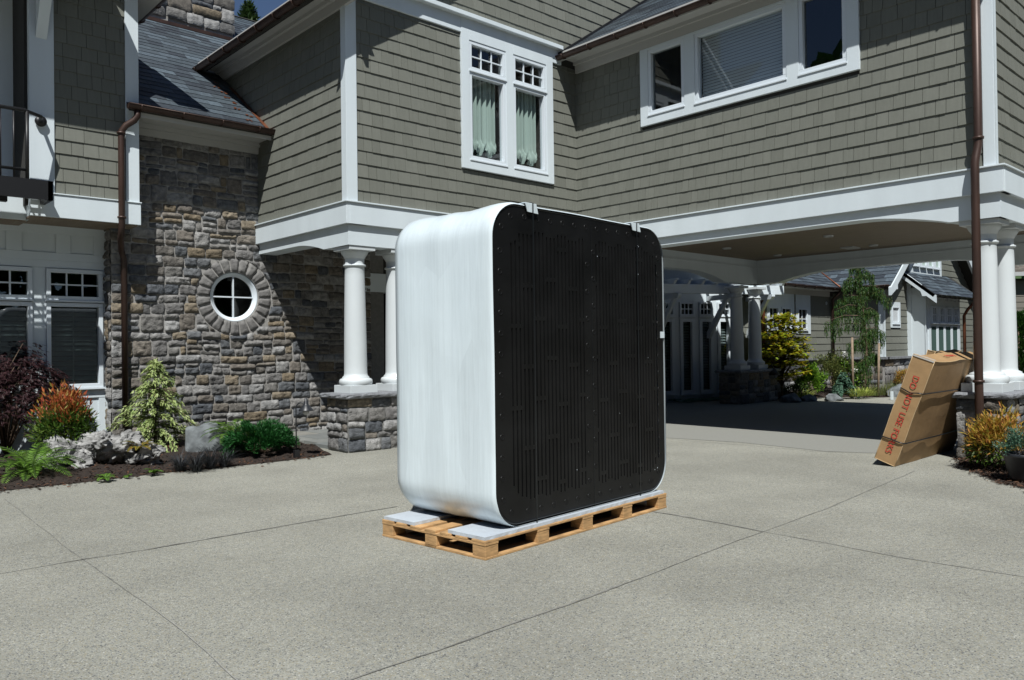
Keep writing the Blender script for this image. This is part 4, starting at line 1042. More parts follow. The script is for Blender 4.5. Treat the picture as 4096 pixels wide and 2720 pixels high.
def bush(name, label, base, rx, h, N, ll, lw, matl, cat='shrub', group=None, seed=1, clumps=40, top=None, topf=.35, up=.3, spread=.13, zlow=.0, parent=None, shell=.55, ry=None, airy=1.0):
    rnd = random.Random(seed); ry = ry or rx
    root = parent or empty(name, base, label, cat, group)
    base = Vector(base); A, B = MB(), MB(); C = []
    for _ in range(clumps):
        a = rnd.uniform(0, 2*math.pi); e = math.asin(rnd.uniform(-.35, 1)); r = (shell+(1-shell)*rnd.random())*rnd.uniform(.8,1.05)
        c = base+Vector((math.cos(a)*math.cos(e)*rx*r, math.sin(a)*math.cos(e)*ry*r, zlow+(h-zlow)*(.38+.6*math.sin(e)*r))); C.append((c, rnd.uniform(.6, 1.25)))
    for i in range(N):
        c, k = C[rnd.randrange(clumps)]
        p = c+rv(rnd)*spread*k*Vector((1,1,.8)).length/1.6*airy
        if p.z < base.z+.01: p.z = base.z+rnd.random()*.05
        d = ((p-base-Vector((0,0,h*.35))).normalized()*.8+rv(rnd)*.9+UPV*up).normalized()
        t = (p.z-base.z)/h+rnd.uniform(-.14,.14)
        leaf(B if (top and t > 1-topf) else A, p, d, ll*rnd.uniform(.7,1.3), lw*rnd.uniform(.7,1.3), rnd)
    A.build('foliage', M[matl], root)
    if top: B.build('new_growth', M[top], root)
    stems(base, [c for c, k in C[:max(5, clumps//4)]], .012*max(.4, h), root)
    return root
def fern(label, base, n, L, matl, seed, group='ferns in the left planting bed', pl=.075):
    rnd = random.Random(seed); root = empty('fern', base, label, 'fern', group); m = MB(); s = MB(); base = Vector(base)
    for i in range(n):
        a = 2*math.pi*i/n+rnd.uniform(-.25,.25); l = L*rnd.uniform(.7,1.1); el = R(rnd.uniform(40,75)); d = Vector((math.cos(a), math.sin(a), 0)); P = []; p = base.copy(); e = el
        K = 16
        for k in range(K+1):
            P.append(p.copy()); p = p+(d*math.cos(e)+UPV*math.sin(e))*l/K; e -= R(rnd.uniform(4.5,7.5))
        s.tube(P, [.004]*K+[.001], 4)
        side = d.cross(UPV)
        for k in range(2, K*2):
            t = k/(K*2); q = P[int(t*K)].lerp(P[min(int(t*K)+1, K)], t*K-int(t*K)); tg = (P[min(int(t*K)+1, K)]-P[int(t*K)]).normalized()
            w = pl*math.sin(math.pi*min(1, t*1.02)**.75)*1.0+.008
            for sg in (-1, 1):
                dd = (side*sg+tg*.45+UPV*rnd.uniform(-.25,.1)).normalized(); ww = tg*.013
                m.add([q-ww*.5, q+dd*w*.5+ww*.6-ww*.5, q+dd*w, q+dd*w*.5-ww*.9], [(0,1,2,3)])
    m.build('frond', M[matl], root); s.build('stem', M['l_shade'], root); return root
def grass(name, label, base, n, L, matl, seed, group=None, cat='ornamental grass', spread=.06, w=.006, lean=1.0):
    rnd = random.Random(seed); root = empty(name, base, label, cat, group); m = MB(); base = Vector(base)
    for i in range(n):
        a = rnd.uniform(0, 2*math.pi); d = Vector((math.cos(a), math.sin(a), 0)); l = L*rnd.uniform(.6,1.15); e = R(rnd.uniform(45,88)); p = base+d*rnd.random()*spread; sd_ = d.cross(UPV)*w; vs = []
        for k in range(6):
            t = k/5; q = sd_*(1-t)**.7; vs += [p-q, p+q]; p = p+(d*math.cos(e)*lean+UPV*math.sin(e))*l/5; e -= R(rnd.uniform(8,24))
        m.add(vs, [(2*k, 2*k+1, 2*k+3, 2*k+2) for k in range(5)])
    m.build('blades', M[matl], root); return root
def conifer(name, label, base, h, r, matl, seed, nb=60, sl=.045, cat='conifer', group=None, droop=.5, lean=(0,0)):
    rnd = random.Random(seed); root = empty(name, base, label, cat, group); base = Vector(base); m = MB(); t = MB()
    top = base+Vector((lean[0], lean[1], h))
    t.tube([base, base.lerp(top, .5), top], [.02*h, .013*h, .003], 7)
    for i in range(nb):
        f = (i+.5)/nb; f = f**.9; o = base.lerp(top, .04+.94*f); a = i*2.4+rnd.uniform(-.4,.4); L = r*(1-f)**.75*rnd.uniform(.6,1.15)+.05*h*.6
        d = Vector((math.cos(a), math.sin(a), 0)); e = rnd.uniform(.15,.6); P = [o]; p = o.copy()
        for k in range(8):
            p = p+(d*math.cos(e)+UPV*math.sin(e))*L/8; e -= droop*rnd.uniform(.18,.36); P.append(p.copy())
        t.tube(P, [.006*h]*1+[.004*h]*7+[.001], 4)
        for k in range(1, 9):
            n_ = max(5, int(20*(L/r)))
            for _ in range(n_):
                q = P[k-1].lerp(P[k], rnd.random())+rv(rnd)*.028*(1+.4*h)
                dd = ((P[k]-P[k-1]).normalized()*1.1+rv(rnd)*.75-UPV*.35*droop).normalized()
                leaf(m, q, dd, sl*rnd.uniform(.7,1.4), sl*.34, rnd)
    m.build('foliage', M[matl], root); t.build('trunk', M['bark'], root); return root

def bp(x, y, z=.05): return gp(x*S, y*S, z)     # point of the left bed from the 2361 px wide view
GB = 'shrubs in the left planting bed'
# burgundy laceleaf maple
b_ = bp(45, 1052); 
rnd = random.Random(2); mp = empty('laceleaf_maple', b_, 'burgundy laceleaf maple with drooping feathery leaves at the left edge of the bed', 'maple')
m = MB(); t_ = MB()
tipsC = []
for i in range(190):
    a = rnd.uniform(0, 2*math.pi); rr = math.sqrt(rnd.random())*.88; hh = 1.66*(max(0, 1-(rr/1.02)**2.0))**.6*rnd.uniform(.72,1.0)+.08
    c = Vector((b_.x-.14+math.cos(a)*rr, b_.y+.25+math.sin(a)*rr*.8, .05+hh))
    if i % 4 == 0: t_.tube([b_+Vector((-.12,.25,0)), Vector((b_.x-.1+(c.x-b_.x)*.3, b_.y+.2+(c.y-b_.y-.2)*.3, c.z*.8)), c], [.014,.009,.003], 4)
    for l in range(5):
        q = c+Vector((math.cos(a), math.sin(a), 0))*(.045*l)+rv(rnd)*.08-UPV*.085*l
        if q.z < .1: continue
        for k in range(6):
            o = q+rv(rnd)*.065; ax = (Vector((math.cos(a), math.sin(a), 0))*.8+rv(rnd)*.7-UPV*.55).normalized()
            for s_ in range(7):
                dd = (ax+ax.cross(UPV)*((s_-3)*.35)+rv(rnd)*.12).normalized(); leaf(m, o, dd, .08*rnd.uniform(.7,1.2)*(1-.08*abs(s_-3)), .012, rnd)
m.build('foliage', M['l_burg'], mp); t_.build('branches', M['bark'], mp)
bush('nandina_bush', 'nandina bush with fiery orange tips beside the burgundy maple', bp(166, 1072, .04)+Vector((0,.35,0)), .34, .98, 4600, .085, .022, 'l_nand_b', 'shrub', GB, 5, 70, 'l_nand_t', .34, spread=.20, up=.15)
conifer('golden_cypress', 'pale gold feathery cypress in front of the stone wall', bp(372, 1040, .05)+Vector((0,.25,0)), 1.34, .72, 'l_cyp', 6, nb=80, sl=.066, group=None, droop=.55)
fern('large green fern in the front left corner of the planting bed', bp(85, 1100, .03)+Vector((-.02,.22,0)), 34, .74, 'l_fern', 3, pl=.12)
fern('rusty yellow fern growing over the driftwood stump', bp(330, 1043, .22)+Vector((0,.12,.02)), 13, .30, 'l_fernr', 4, pl=.04)
fern('green fern behind the boulder below the round window', bp(578, 1046, .08)+Vector((.06,.62,.16)), 22, .62, 'l_fern', 8, pl=.10)
fern('small green fern sprig in front of the driftwood stump', bp(357, 1092, .03)+Vector((0,.03,0)), 8, .16, 'l_fern', 9, pl=.035)
fern('small green fern sprig at the lower end of the driftwood stump', bp(245, 1106, .03)+Vector((0,.03,0)), 8, .16, 'l_fern', 10, pl=.035)
fern('tiny green fern sprig between the stump and the black grass', bp(297, 1100, .02)+Vector((0,.03,0)), 6, .07, 'l_fern', 11, pl=.02)
# dwarf pine mound
bush('dwarf_pine', 'dark green dwarf pine mound beside the bluestone porch', bp(605, 1050, .04)+Vector((.05,.12,0)), .52, .44, 19000, .055, .013, 'l_pine', 'shrub', GB, 7, 110, spread=.075, ry=.4, shell=.5)
for i, (x, y, n, l) in enumerate(((415,1084,95,.22),(452,1085,95,.25),(487,1078,95,.25),(518,1074,75,.21))):
    grass('black_grass', ['tuft of black grass nearest the driftwood stump','second tuft of black grass from the driftwood stump','third tuft of black grass, in front of the boulder','tuft of black grass farthest from the driftwood stump'][i], bp(x, y, .02), int(n*1.2), l*1.5, 'l_blk', 20+i, 'tufts of black grass in front of the boulder')

# driftwood stump: gnarled, hollowed, bleached
def gnarled(name, label, cat, base, matl, blobs, seed, amp=.05, fr=4.0, ridge=.045, ang=0, sub=4, sharp=1):
    rnd = random.Random(seed); bm = bmesh.new(); all_ = bmesh.new()
    me = bpy.data.meshes.new(name)
    for (x, y, zz, a, b, c, ry_, rz_) in blobs:
        b2 = bmesh.new(); bmesh.ops.create_icosphere(b2, subdivisions=sub, radius=1)
        Mx = Matrix.Translation((x, y, zz)) @ Matrix.Rotation(rz_, 4, 'Z') @ Matrix.Rotation(ry_, 4, 'Y') @ Matrix.Diagonal((a, b, c, 1))
        for v in b2.verts:
            p = Mx @ v.co; n = (Mx.to_3x3() @ v.co).normalized()
            q = p*fr+Vector((seed*3.1, 0, 0)); k = noise.noise(q)*amp*2+noise.noise(q*2.7)*amp*.8
            w_ = Vector((noise.noise(q*.6), noise.noise(q*.6+Vector((7,0,0))), noise.noise(q*.6+Vector((0,9,0)))))*2.2; rd = 1-abs(noise.noise(q*.75+w_))*2.4; k += ridge*(max(0, rd)**2)-ridge*.5
            hole = noise.noise(p*4.2+Vector((9,seed,1))); k -= max(0, hole-.22)*.55*sharp
            v.co = p+n*k
        tmp = bpy.data.meshes.new('t'); b2.to_mesh(tmp); b2.free(); all_.from_mesh(tmp); bpy.data.meshes.remove(tmp)
    for f in all_.faces: f.smooth = True
    all_.to_mesh(me); all_.free(); bm.free(); me.materials.append(M[matl])
    o = bpy.data.objects.new(name, me); col.objects.link(o); o.location = base; o.rotation_euler.z = ang; return tag(o, label, cat)
import bmesh
db = bp(262, 1085, .0)+Vector((0,.30,0))
ax_ = rt.xy.normalized()   # along the picture
A0 = math.atan2(rt.y, rt.x)
gnarled('driftwood_stump', 'gnarled bleached driftwood stump lying in the mulch bed', 'driftwood', db, 'drift',
    [(-.45,.02,.20,.34,.22,.17,.3,.1),(-.12,.08,.28,.36,.20,.15,.15,0),(.18,.06,.26,.34,.18,.15,-.25,-.1),(.48,.05,.16,.26,.14,.11,-.35,-.1),(-.42,-.20,.12,.15,.12,.20,.5,.3),(-.22,-.22,.10,.10,.10,.18,-.5,.5),(-.62,-.1,.12,.16,.13,.13,.2,.8),(.62,.0,.10,.16,.09,.08,-.4,-.4),(-.05,-.12,.33,.20,.09,.06,-.3,-.4),(-.62,.1,.30,.10,.12,.06,.9,.2),(-.50,-.32,.04,.20,.07,.05,.1,.5)], 3, amp=.05, fr=6.5, ridge=.085, ang=A0, sub=5)
def rock(label, base, a, b, c, seed, rz=0, matl='rock', group=None):
    o = gnarled('boulder', label, 'boulder', base, matl, [(0,0,c*.55,a,b,c,0,0)], seed, amp=.14*a, fr=2.0/a*.8, ridge=.05*a, ang=rz, sharp=.0)
    if group: o['group'] = group
    # flatten facets
    me = o.data; rnd = random.Random(seed); pl = []
    for _ in range(9):
        n = rv(rnd).normalized(); n.z = abs(n.z)*.5+(.9 if _ == 0 else 0); n.normalize(); pl.append((n, rnd.uniform(.70,.86)))
    for v in me.vertices:
        q = Vector((v.co.x/a, v.co.y/b, (v.co.z-c*.55)/c))
        for n, d in pl:
            e = q.dot(n)-d
            if e > 0: q -= n*e*.93
        v.co = Vector((q.x*a, q.y*b, q.z*c+c*.55))
    return o
GR = 'boulders in the planting beds'
rock('blue grey boulder behind the black grass tufts', bp(488, 1050, .0)+Vector((0,.30,0)), .36, .26, .30, 9, A0, group=GR)
rock('low grey boulder behind the dwarf pine', bp(545, 1045, .0)+Vector((.1,.5,0)), .30, .2, .20, 12, A0, group=GR)
# driftwood snag behind the pine
q = bp(596, 1046, .05)+Vector((0,.75,0)); mm = MB(); mm.tube([q, q+Vector((.0,.01,.2)), q+Vector((-.015,.0,.42))], [.04,.03,.01], 8); mm.tube([q+Vector((.09,.02,0)), q+Vector((.11,.03,.33))], [.05,.03], 8)
tag(mm.build('driftwood_snag', M['drift']), 'upright grey driftwood snag behind the dwarf pine', 'driftwood')
# pink marker flag
q = bp(590, 1062, .0)+Vector((0,.04,0)); fl = empty('marker_flag', q, 'small pink marker flag standing before the dwarf pine', 'flag')
MB().tube([q, q+Vector((0,0,.24))], .0025, 5).build('wire_stem', M['black'], fl)
MB().add([q+Vector((0,0,.24)), q+rt*.028+Vector((0,.006,.13)), q+Vector((.0,-.006,.10)), q-rt*.022+Vector((0,.004,.13))], [(0,1,2,3)]).build('flag_cloth', M['flag'], fl)
# path light with crook neck
q = bp(686, 1058, .0)+Vector((0,.03,0)); pl_ = empty('path_light', q, 'dark bronze path light with crook neck and cone shade beside the porch paving', 'path light')
MB().box((q.x-.035, q.y-.035, 0), (q.x+.035, q.y+.035, .12)).build('base', M['black'], pl_, bevel=.004)
X_ = Vector((rt.x, rt.y, 0)).normalized(); H_ = .80
MB().tube([q+Vector((0,0,.1)), q+Vector((0,0,H_-.1))]+[q+Vector((0,0,H_-.1))+X_*(.07-.07*math.cos(a*math.pi/8))+UPV*.07*math.sin(a*math.pi/8)*1.1 for a in range(1,8)]+[q+X_*.14+UPV*(H_-.09)], .009, 8).build('pole', M['potD'], pl_)
hq = q+X_*.14
MB().lathe((hq.x, hq.y, H_), [(.0,.045),(.018,.04),(.02,.0),(.03,-.01),(.03,-.04),(.045,-.055),(.10,-.125),(.105,-.135),(.098,-.133),(.04,-.07),(0,-.07)], 24).build('shade', M['potD'], pl_)
MB().lathe((hq.x, hq.y, H_-.15), [(0,-.045),(.03,-.04),(.045,-.015),(.045,.02),(.03,.03)], 16).build('lamp_globe', M['lamp'], pl_)
# pale pot on the porch
q = on(2, .055, 1330, 1735)+Vector((.35,.25,0)); q = Vector((6.72, 11.75, .055))+Vector((rt.x, rt.y, 0)).normalized()*.36
tag(MB().lathe(q, [(0,0),(.15,0),(.17,.02),(.235,.44),(.25,.46),(.25,.52),(.225,.52),(.21,.47),(0,.45)], 28).build('planter_pot', M['pot']), 'pale tapered pot on the porch behind the pedestal beside the stone wing', 'pot')

# --- right bed
q = gp(2292*S, 1083*S, .04)
bush('nandina_bush', 'orange and yellow nandina bush growing at the foot of the right downspout', q+Vector((.20,.0,0)), .28, .60, 3400, .078, .021, 'l_nand_b', 'shrub', None, 31, 55, 'l_nand_y', .62, spread=.17, up=.2)
q = gp(2358*S, 1108*S, .03)+Vector((.10,.0,0)); pt = empty('potted_plant', q, 'dark plastic pot with a blue green plant cut by the right edge of the photo', 'potted plant')
MB().lathe(q, [(0,0),(.14,0),(.15,.02),(.20,.24),(.215,.25),(.215,.28),(.195,.28),(.185,.24),(0,.22)], 28).build('pot', M['potD'], pt)
bush('x', '', q+Vector((0,0,.24)), .26, .30, 3000, .03, .011, 'l_blue', seed=33, clumps=45, parent=pt, spread=.07)

# ================================================================ BUILDINGS BEYOND THE CARPORT
gw = empty('garage_wing', (24.77, 10.1, 0), 'single storey taupe wing with slate roof and gable beyond the carport', 'building')
_h = house; 
y1, x2, y2 = 11.652, 24.769, 10.1
f1, f2, f3 = FB(y1), FA(x2), FB(y2)
def w(F, pl, x, y): return F.uv(on(pl[0], pl[1], x, y))
P1, P2, P3 = (1, y1), (0, x2), (1, y2)
ca = 1.08
MB().fbox(f1, 20.3, x2, 0, 3.2, -.3, 0).fbox(f2, -y1, -y2-.0, 0, 3.2, -.3, -.001).build('wall', M['backing'], gw)
MB().prism(f3, [(x2,0),(32.9,0),(32.9,3.2),(28.8,6.35),(x2,3.2)], -.3, -.002).build('wall', M['backing'], gw)
gx = [w(f1,P1,x,1240)[0] for x in (3073,3106,3124,3158,3173,3180,3190,3222,3238)]
vt, vb = w(f1,P1,3140,1236)[1], w(f1,P1,3140,1312)[1]
shingles(f1, 20.3, x2, ca, 3.0, [(gx[0]-.5, gx[4], vb-.12, 3), (gx[5], gx[8], vb-.12, 3)], seed=61, wr=(.5,.9), exp=.21).build('shingle_cladding', M['shingle'], gw)
shingles(f2, -y1, -y2-.12, ca, 3.1, seed=62, exp=.21, wr=(.3,.6)).build('shingle_cladding', M['shingle'], gw)
def gclip(a, b, v): return max(a, x2+.12, x2+(v-3.2)/.78 if v > 3.2 else -99), min(b, 32.8-(v-3.2)/.78)
nx0, nx1 = w(f3,P3,3560,1260)[0], w(f3,P3,3598,1260)[0]; nt, nb_ = w(f3,P3,3580,1209)[1], w(f3,P3,3580,1311)[1]
shingles(f3, x2+.12, 32.8, ca, 6.2, [(nx0,nx1,nb_,nt),(26.6,29.75,0,3.6),(26.75,29.65,3.6,5.2)], seed=63, exp=.21, wr=(.4,.8), clip=gclip).build('gable_shingle_cladding', M['shingle'], gw)
MB().fbox(f2, -y2-.13, -y2+.03, ca, 3.1, 0, .03).fbox(f3, x2-.03, x2+.10, ca, 3.1, 0, .03).build('corner_board', M['white'], gw)
# stone base with cap
sb = MB().fbox(f1, 20.3, x2, 0, ca-.07, 0, .02).fbox(f2, -y1, -y2, 0, ca-.07, 0, .021).fbox(f3, x2, 26.6, 0, ca-.07, 0, .02).build('stone_base', M['mortar'], gw)
ss = stones(FB(y1-.02), 20.3, x2-.05, 0, ca-.07, 64, .11, (2,5), (1,2), dep=(.03,.06), res=.09)
stones(FA(x2-.02), -y1, -y2-.02, 0, ca-.07, 65, .11, (2,5), (1,2), dep=(.03,.06), mb=ss, res=.09); stones(FB(y2-.02), x2-.02, 26.6, 0, ca-.07, 66, .11, (2,5), (1,2), dep=(.03,.06), mb=ss, res=.09)
ss.build('stone_facing', M['stone'], sb)
MB().fbox(f1, 20.3, x2-.13, ca-.07, ca, -.1, .13).fbox(f2, -y1+.13, -y2+.13, ca-.07, ca-.001, -.1, .13).fbox(f3, x2-.0, 26.6, ca-.07, ca, -.1, .13).build('cap_stone', M['cap'], sb)
for a, b, c in ((gx[0]-.42, gx[0]+.0, 0),(gx[0], gx[1], 1),(gx[2], gx[3], 1),(gx[6], gx[7], 1)):
    if c: window(f1, a-.05, b+.05, vb-.05, vt+.05, gw, (2,2), .05, .03, None, 'glassD', room=False, bar=.025)
hl = [(gx[i]-.05, gx[j]+.05, vb-.05, vt+.05) for i, j in ((0,1),(2,3),(6,7))]
trim_grid(f1, (gx[0]-.12, gx[4], vb-.17, 3.0), hl, .035, parent=gw); trim_grid(f1, (gx[5], gx[8], vb-.17, 3.0), hl, .035, parent=gw)
MB().fbox(f1, gx[0]-.1, gx[8]-.05, vb-.1, vt+.1, .0, .002).build('window_backing', M['dark'], gw)
window(f3, nx0+.10, nx1-.08, nb_+.13, nt-.13, gw, (1,1), .05, .02, None, 'glass', room=False); trim_grid(f3, (nx0, nx1, nb_, nt), [(nx0+.10, nx1-.08, nb_+.13, nt-.13)], .035, parent=gw)
MB().fbox(f3, nx0+.1, nx1-.1, nb_+.13, nt-.13, -.02, -.0).build('blind', M['blind'], gw)
q = on(1, y1, 3301, 1213); MB().lathe((q.x, y1-.03, q.z), [(.03,0),(.05,0),(.05,.02),(.03,.02)], 16, ax=AX).build('wall_vent', M['white'], gw)
# eaves, gutters, roofs
MB().fbox(f1, 19.6, x2-.3, 2.98, 3.14, 0, .04).fbox(f1, 19.6, x2-.3, 3.14, 3.16, 0, .36).fbox(f2, -y1-.4, -9.7, 3.14, 3.165, 0, .3).build('eave_soffit', M['soffit'], gw)
_house = house; house = gw
gutter(f1, 19.6, x2-.32, 3.22, .38, .06, gw, M['copper'], br=.6); gutter(f2, -y1-.2, -9.75, 3.24, .36, .06, gw, M['copper'], br=.6)
a1 = math.atan(.62); r1 = Fr((0, y1-.36, 3.24), (1,0,0), (0, math.cos(a1), math.sin(a1)), (0, -math.sin(a1), math.cos(a1)))
MB().fbox(r1, 19.0, 30, 0, 4.5, -.1, -.004).build('roof_deck', M['backing'], gw); roof_slates(r1, [(19.0,0),(28,0),(28,4.5),(19.0,4.5)], seed=71, exp=.20, wr=(.22,.42)).build('slate_roof', M['slate'], gw)
a2 = math.atan(.78); r2 = Fr((x2-.36, 0, 3.22), (0,-1,0), (math.cos(a2),0,math.sin(a2)), (-math.sin(a2),0,math.cos(a2)))
MB().fbox(r2, -20, -9.72, 0, 5.6, -.14, -.004).build('roof_deck', M['backing'], gw); roof_slates(r2, [(-18,0),(-9.72,0),(-9.72,5.6),(-18,5.6)], seed=72, exp=.20, wr=(.22,.42)).build('slate_roof', M['slate'], gw)
r3 = Fr((33.2, 0, 3.05), (0,1,0), (-math.cos(a2),0,math.sin(a2)), (math.sin(a2),0,math.cos(a2)))
MB().fbox(r3, 9.72, 20, 0, 5.7, -.14, 0).build('roof_deck', M['backing'], gw)
fr_ = FB(9.72)
MB().prism(fr_, [(24.36,3.16),(24.36,2.92),(24.75,3.12),(24.85,3.12),(24.85,3.26),(28.85,6.38),(28.85,6.62)], -.04, .04).prism(fr_, [(33.2,3.05),(28.85,6.62),(28.85,6.3),(32.6,3.2),(32.85,3.0),(33.2,2.75)], -.041, .039).build('rake_board', M['white'], gw)
MB().prism(fr_, [(29.0,6.28),(33.1,3.06),(33.1,3.0),(29.0,6.22)], -.45, -.045).build('eave_soffit', M['soffit'], gw)
# copper valley
v0 = on(2, 3.35, 3350, 1150); MB().tube([(24.42, y1-.40, 3.27), (25.6, 12.75, 4.15)], .022, 6).build('valley_flashing', M['copperL'], gw)
downspout('downspout', [(24.45, y1-.42, 3.15), (24.5, y1-.12, 2.9), (24.5, y1-.10, .3)], .045, [], M['copper'])
# gable windows
gxs = [w(f3,P3,x,1080)[0] for x in (3634,3652,3660,3682,3692,3713,3722,3744,3762)]
MB().fbox(f3, gxs[0], gxs[8], 3.74, 5.2, .0, .035).build('window_trim', M['white'], gw)
for i in range(4):
    c = gxs[0]+.2+(gxs[8]-gxs[0]-.4)*(i+.5)/4; hw = (gxs[8]-gxs[0]-.4)/8-.05
    window(f3, c-hw, c+hw, 4.0, 5.1, gw, (1,1), .06, .075, None, 'glass', room=False)
    MB().fbox(f3, c-hw+.05, c+hw-.05, 4.05, 5.05, .036, .038).build('curtain', M['curtain'], gw)
# white bay with its own shed roof
by, bx0, bx1 = 9.55, 26.60, 29.72; f4 = FB(by)
MB().fbox(f4, bx0, bx1, 0, 3.25, -.55, 0).build('bay_wall', M['white'], gw)
MB().fbox(FA(bx0), -by-.0, -by+.03, 0, 3.2, 0, .02).fbox(FA(bx0), -y2, -y2+.14, 0, 3.4, 0, .02).build('corner_board', M['white'], gw)
bxs = [(bx0+.40+.64*i, bx0+.40+.64*i+.53) for i in range(4)]
for a, b in bxs:
    MB().fbox(f4, a, b, .12, 2.70, .0, .003).build('curtain', M['curtainD'], gw)
    window(f4, a, b, 2.12, 2.66, gw, (3,2), .05, .05, None, 'glassD', name='transom_window', room=False, bar=.03)
    window(f4, a, b, .12, 2.04, gw, (1,1), .028, .02, None, 'glassD', room=False, depth=.01)
trim_grid(f4, (bx0+.25, bx1-.1, 0, 2.86), [(a, b, .12, 2.04) for a, b in bxs]+[(a, b, 2.12, 2.66) for a, b in bxs], .02, parent=gw)
m = MB()
for i in range(9): m.fbox(f4, bx0+.2+.35*i, bx0+.25+.35*i, 2.86, 3.25, 0, .03)
m.build('batten', M['white'], gw)
a4 = math.atan(.83); r4 = Fr((0, 9.12, 2.98), (1,0,0), (0, math.cos(a4), math.sin(a4)), (0, -math.sin(a4), math.cos(a4)))
MB().fbox(r4, 26.25, 30.6, 0, 1.30, -.10, -.004).build('roof_deck', M['backing'], gw); roof_slates(r4, [(26.25,0),(30.6,0),(30.1,1.28),(26.4,1.28)], seed=73, exp=.18, wr=(.2,.4)).build('slate_roof', M['slate'], gw)
MB().prism(FA(26.27), [(-9.10,2.72),(-9.10,2.95),(-10.1,3.80),(-10.1,3.55),(-9.55,3.10),(-9.5,2.95),(-9.38,2.95)], -.05, 0.02).build('rake_board', M['white'], gw)
gutter(f4, 26.3, 30.65, 2.97, .46, .06, gw, M['black'], br=.45)
downspout('downspout', [(29.9, 9.1, 2.9), (29.85, 9.35, 2.6), (29.85, 9.46, 2.4), (29.85, 9.46, .2)], .05, [], M['copperL'])
house = _house

# garden room with doors and a pergola
gr = empty('garden_room', (20.58, 11.61, 0), 'white glazed garden room with three shuttered doors under a white pergola', 'building')
ud = Vector((.927,-.375,0)).normalized(); fG = Fr((20.58, 11.61, 0), ud, Zv, (-.375*1.0, -.927, 0)); fG.N = Vector((ud.y, -ud.x, 0)).normalized()
def onF(F, x, y):
    d = ray(x, y); t = (F.O-CAM).dot(F.N)/d.dot(F.N); return F.uv(CAM+d*t)
cols_ = [(2640,2695),(2721-4,2776),(2795,2850),(2867,2920)]
hs = []
for x0_, x1_ in cols_:
    a, b = onF(fG, x0_, 1300)[0], onF(fG, x1_, 1300)[0]; t0_, t1_ = onF(fG, 2750, 1208)[1], onF(fG, 2750, 1264)[1]
    hs += [(a, b, t1_, t0_), (a, b, .2, t1_-.07)]
wall_cells(fG, -8, -.9, 0, 3.9, hs, -.15, 0).build('wall', M['white'], gr)
wall_cells(fG, -.9, 0, 0, 3.9, [], -.15, 0).build('wall', M['backing'], gr); shingles(fG, -.9, 0, .4, 3.3, seed=81).build('shingle_cladding', M['shingle'], gr)
for k, (a, b, c, d) in enumerate(hs):
    if k % 2 == 0: window(fG, a, b, c, d, gr, (3,2), .05, .03, None, 'glassD', name='transom_window', bar=.025, room=True)
    else: window(fG, a, b, c, d, gr, (1,1), .09, .03, 'shutter', 'glass', name='door', room=True)
MB().fbox(fG, -8, -.2, 3.9, 4.0, -3, .4).fbox(fG, -8, -.2, 4.0, 5.6, -3, -.1).build('roof', M['backing'], gr)
pg = empty('pergola', (20, 11, 0), 'white wooden pergola projecting over the garden room doors', 'pergola')
fP = Fr(fG.O+fG.N*.95, fG.U, fG.V, fG.N)
l0, lt = onF(fP, 2684, 1139); l1, _ = onF(fP, 3130, 1152); lb = onF(fP, 2750, 1174)[1]
MB().fbox(fP, l0-1.5, l1, lb, lt+.02, -.06, .06).build('beam', M['white'], pg, bevel=.005)
k = 0; u = l1-.12
while u > l0:
    MB().prism(Fr(fP.p(u,0,0), fP.N, fP.V, -fP.U), [(-.95,lt+.02),(.16,lt+.02),(.22,lt+.10),(.30,lt+.10),(.30,lt+.15),(-.95,lt+.15)], -.035, .035).build('rafter', M['white'], pg); u -= .42
for u in (l1-.45, l1-1.75, l1-3.35):
    fr2 = Fr(fP.p(u,0,0), fP.N, fP.V, -fP.U)
    MB().prism(fr2, [(-.95,lb-.13),(.12,lb-.13),(.18,lb-.06),(.18,lb),(-.95,lb)], -.05, .05).prism(fr2, [(-.95,lb-1.15),(-.85,lb-1.15),(-.02,lb-.13),(-.16,lb-.13),(-.95,lb-.98)], -.04, .04).build('bracket', M['white'], pg)
house = gr; downspout('downspout', [(20.35,11.5,3.7),(20.30,11.55,3.2),(20.30,11.55,.95),(20.40,11.45,.7),(20.40,11.45,.1)], .045, [], M['copperL']); house = _house

# neighbour's house at the far right
nb = empty('neighbour_house', (44, 12, 0), 'neighbouring house with brown shingle roof and grey siding behind the right columns', 'house')
ne = ontd(3850, 1122, 40).z
fNb = Fr(ontd(3780, 1300, 38)*1.0, (.90,-.43,0), Zv, (-.43,-.90,0)); fNb.O.z = 0; fNb.U = Vector((rt.x, rt.y, 0)).normalized(); fNb.N = Vector((fNb.U.y, -fNb.U.x, 0))
MB().fbox(fNb, -.2, 14, 0, 4.5, -6, 0).build('wall', M['backing'], nb)
shingles(fNb, -.2, 14, .3, 4.4, exp=.28, wr=(.8,1.6), seed=91, th=.03).build('siding', mat('grey_brown_siding', rough=.8, cols=[(.15,.135,.115),(.18,.165,.14)]), nb)
ez = (1500-0, )
a5 = math.atan(.5); r5 = Fr(fNb.p(0, 4.72, .6), fNb.U, (fNb.U.cross(Vector((0,0,1)))*-math.cos(a5)+Vector((0,0,math.sin(a5)))), Vector((0,0,1)))
inw = -fNb.N; r5 = Fr(fNb.p(0, 4.75, .55), fNb.U, inw*math.cos(a5)+Vector((0,0,1))*math.sin(a5), fNb.N*math.sin(a5)+Vector((0,0,1))*math.cos(a5))
MB().fbox(r5, -1, 15, 0, 8, -.1, -.005).build('roof_deck', M['backing'], nb); roof_slates(r5, [(-1,0),(15,0),(15,7),(-1,7)], exp=.17, wr=(.25,.5), th=.02, seed=92).build('shingle_roof', M['asph'], nb)
MB().fbox(fNb, -1, 15, 4.58, 4.76, .5, .62).build('gutter', M['lamp'], nb)

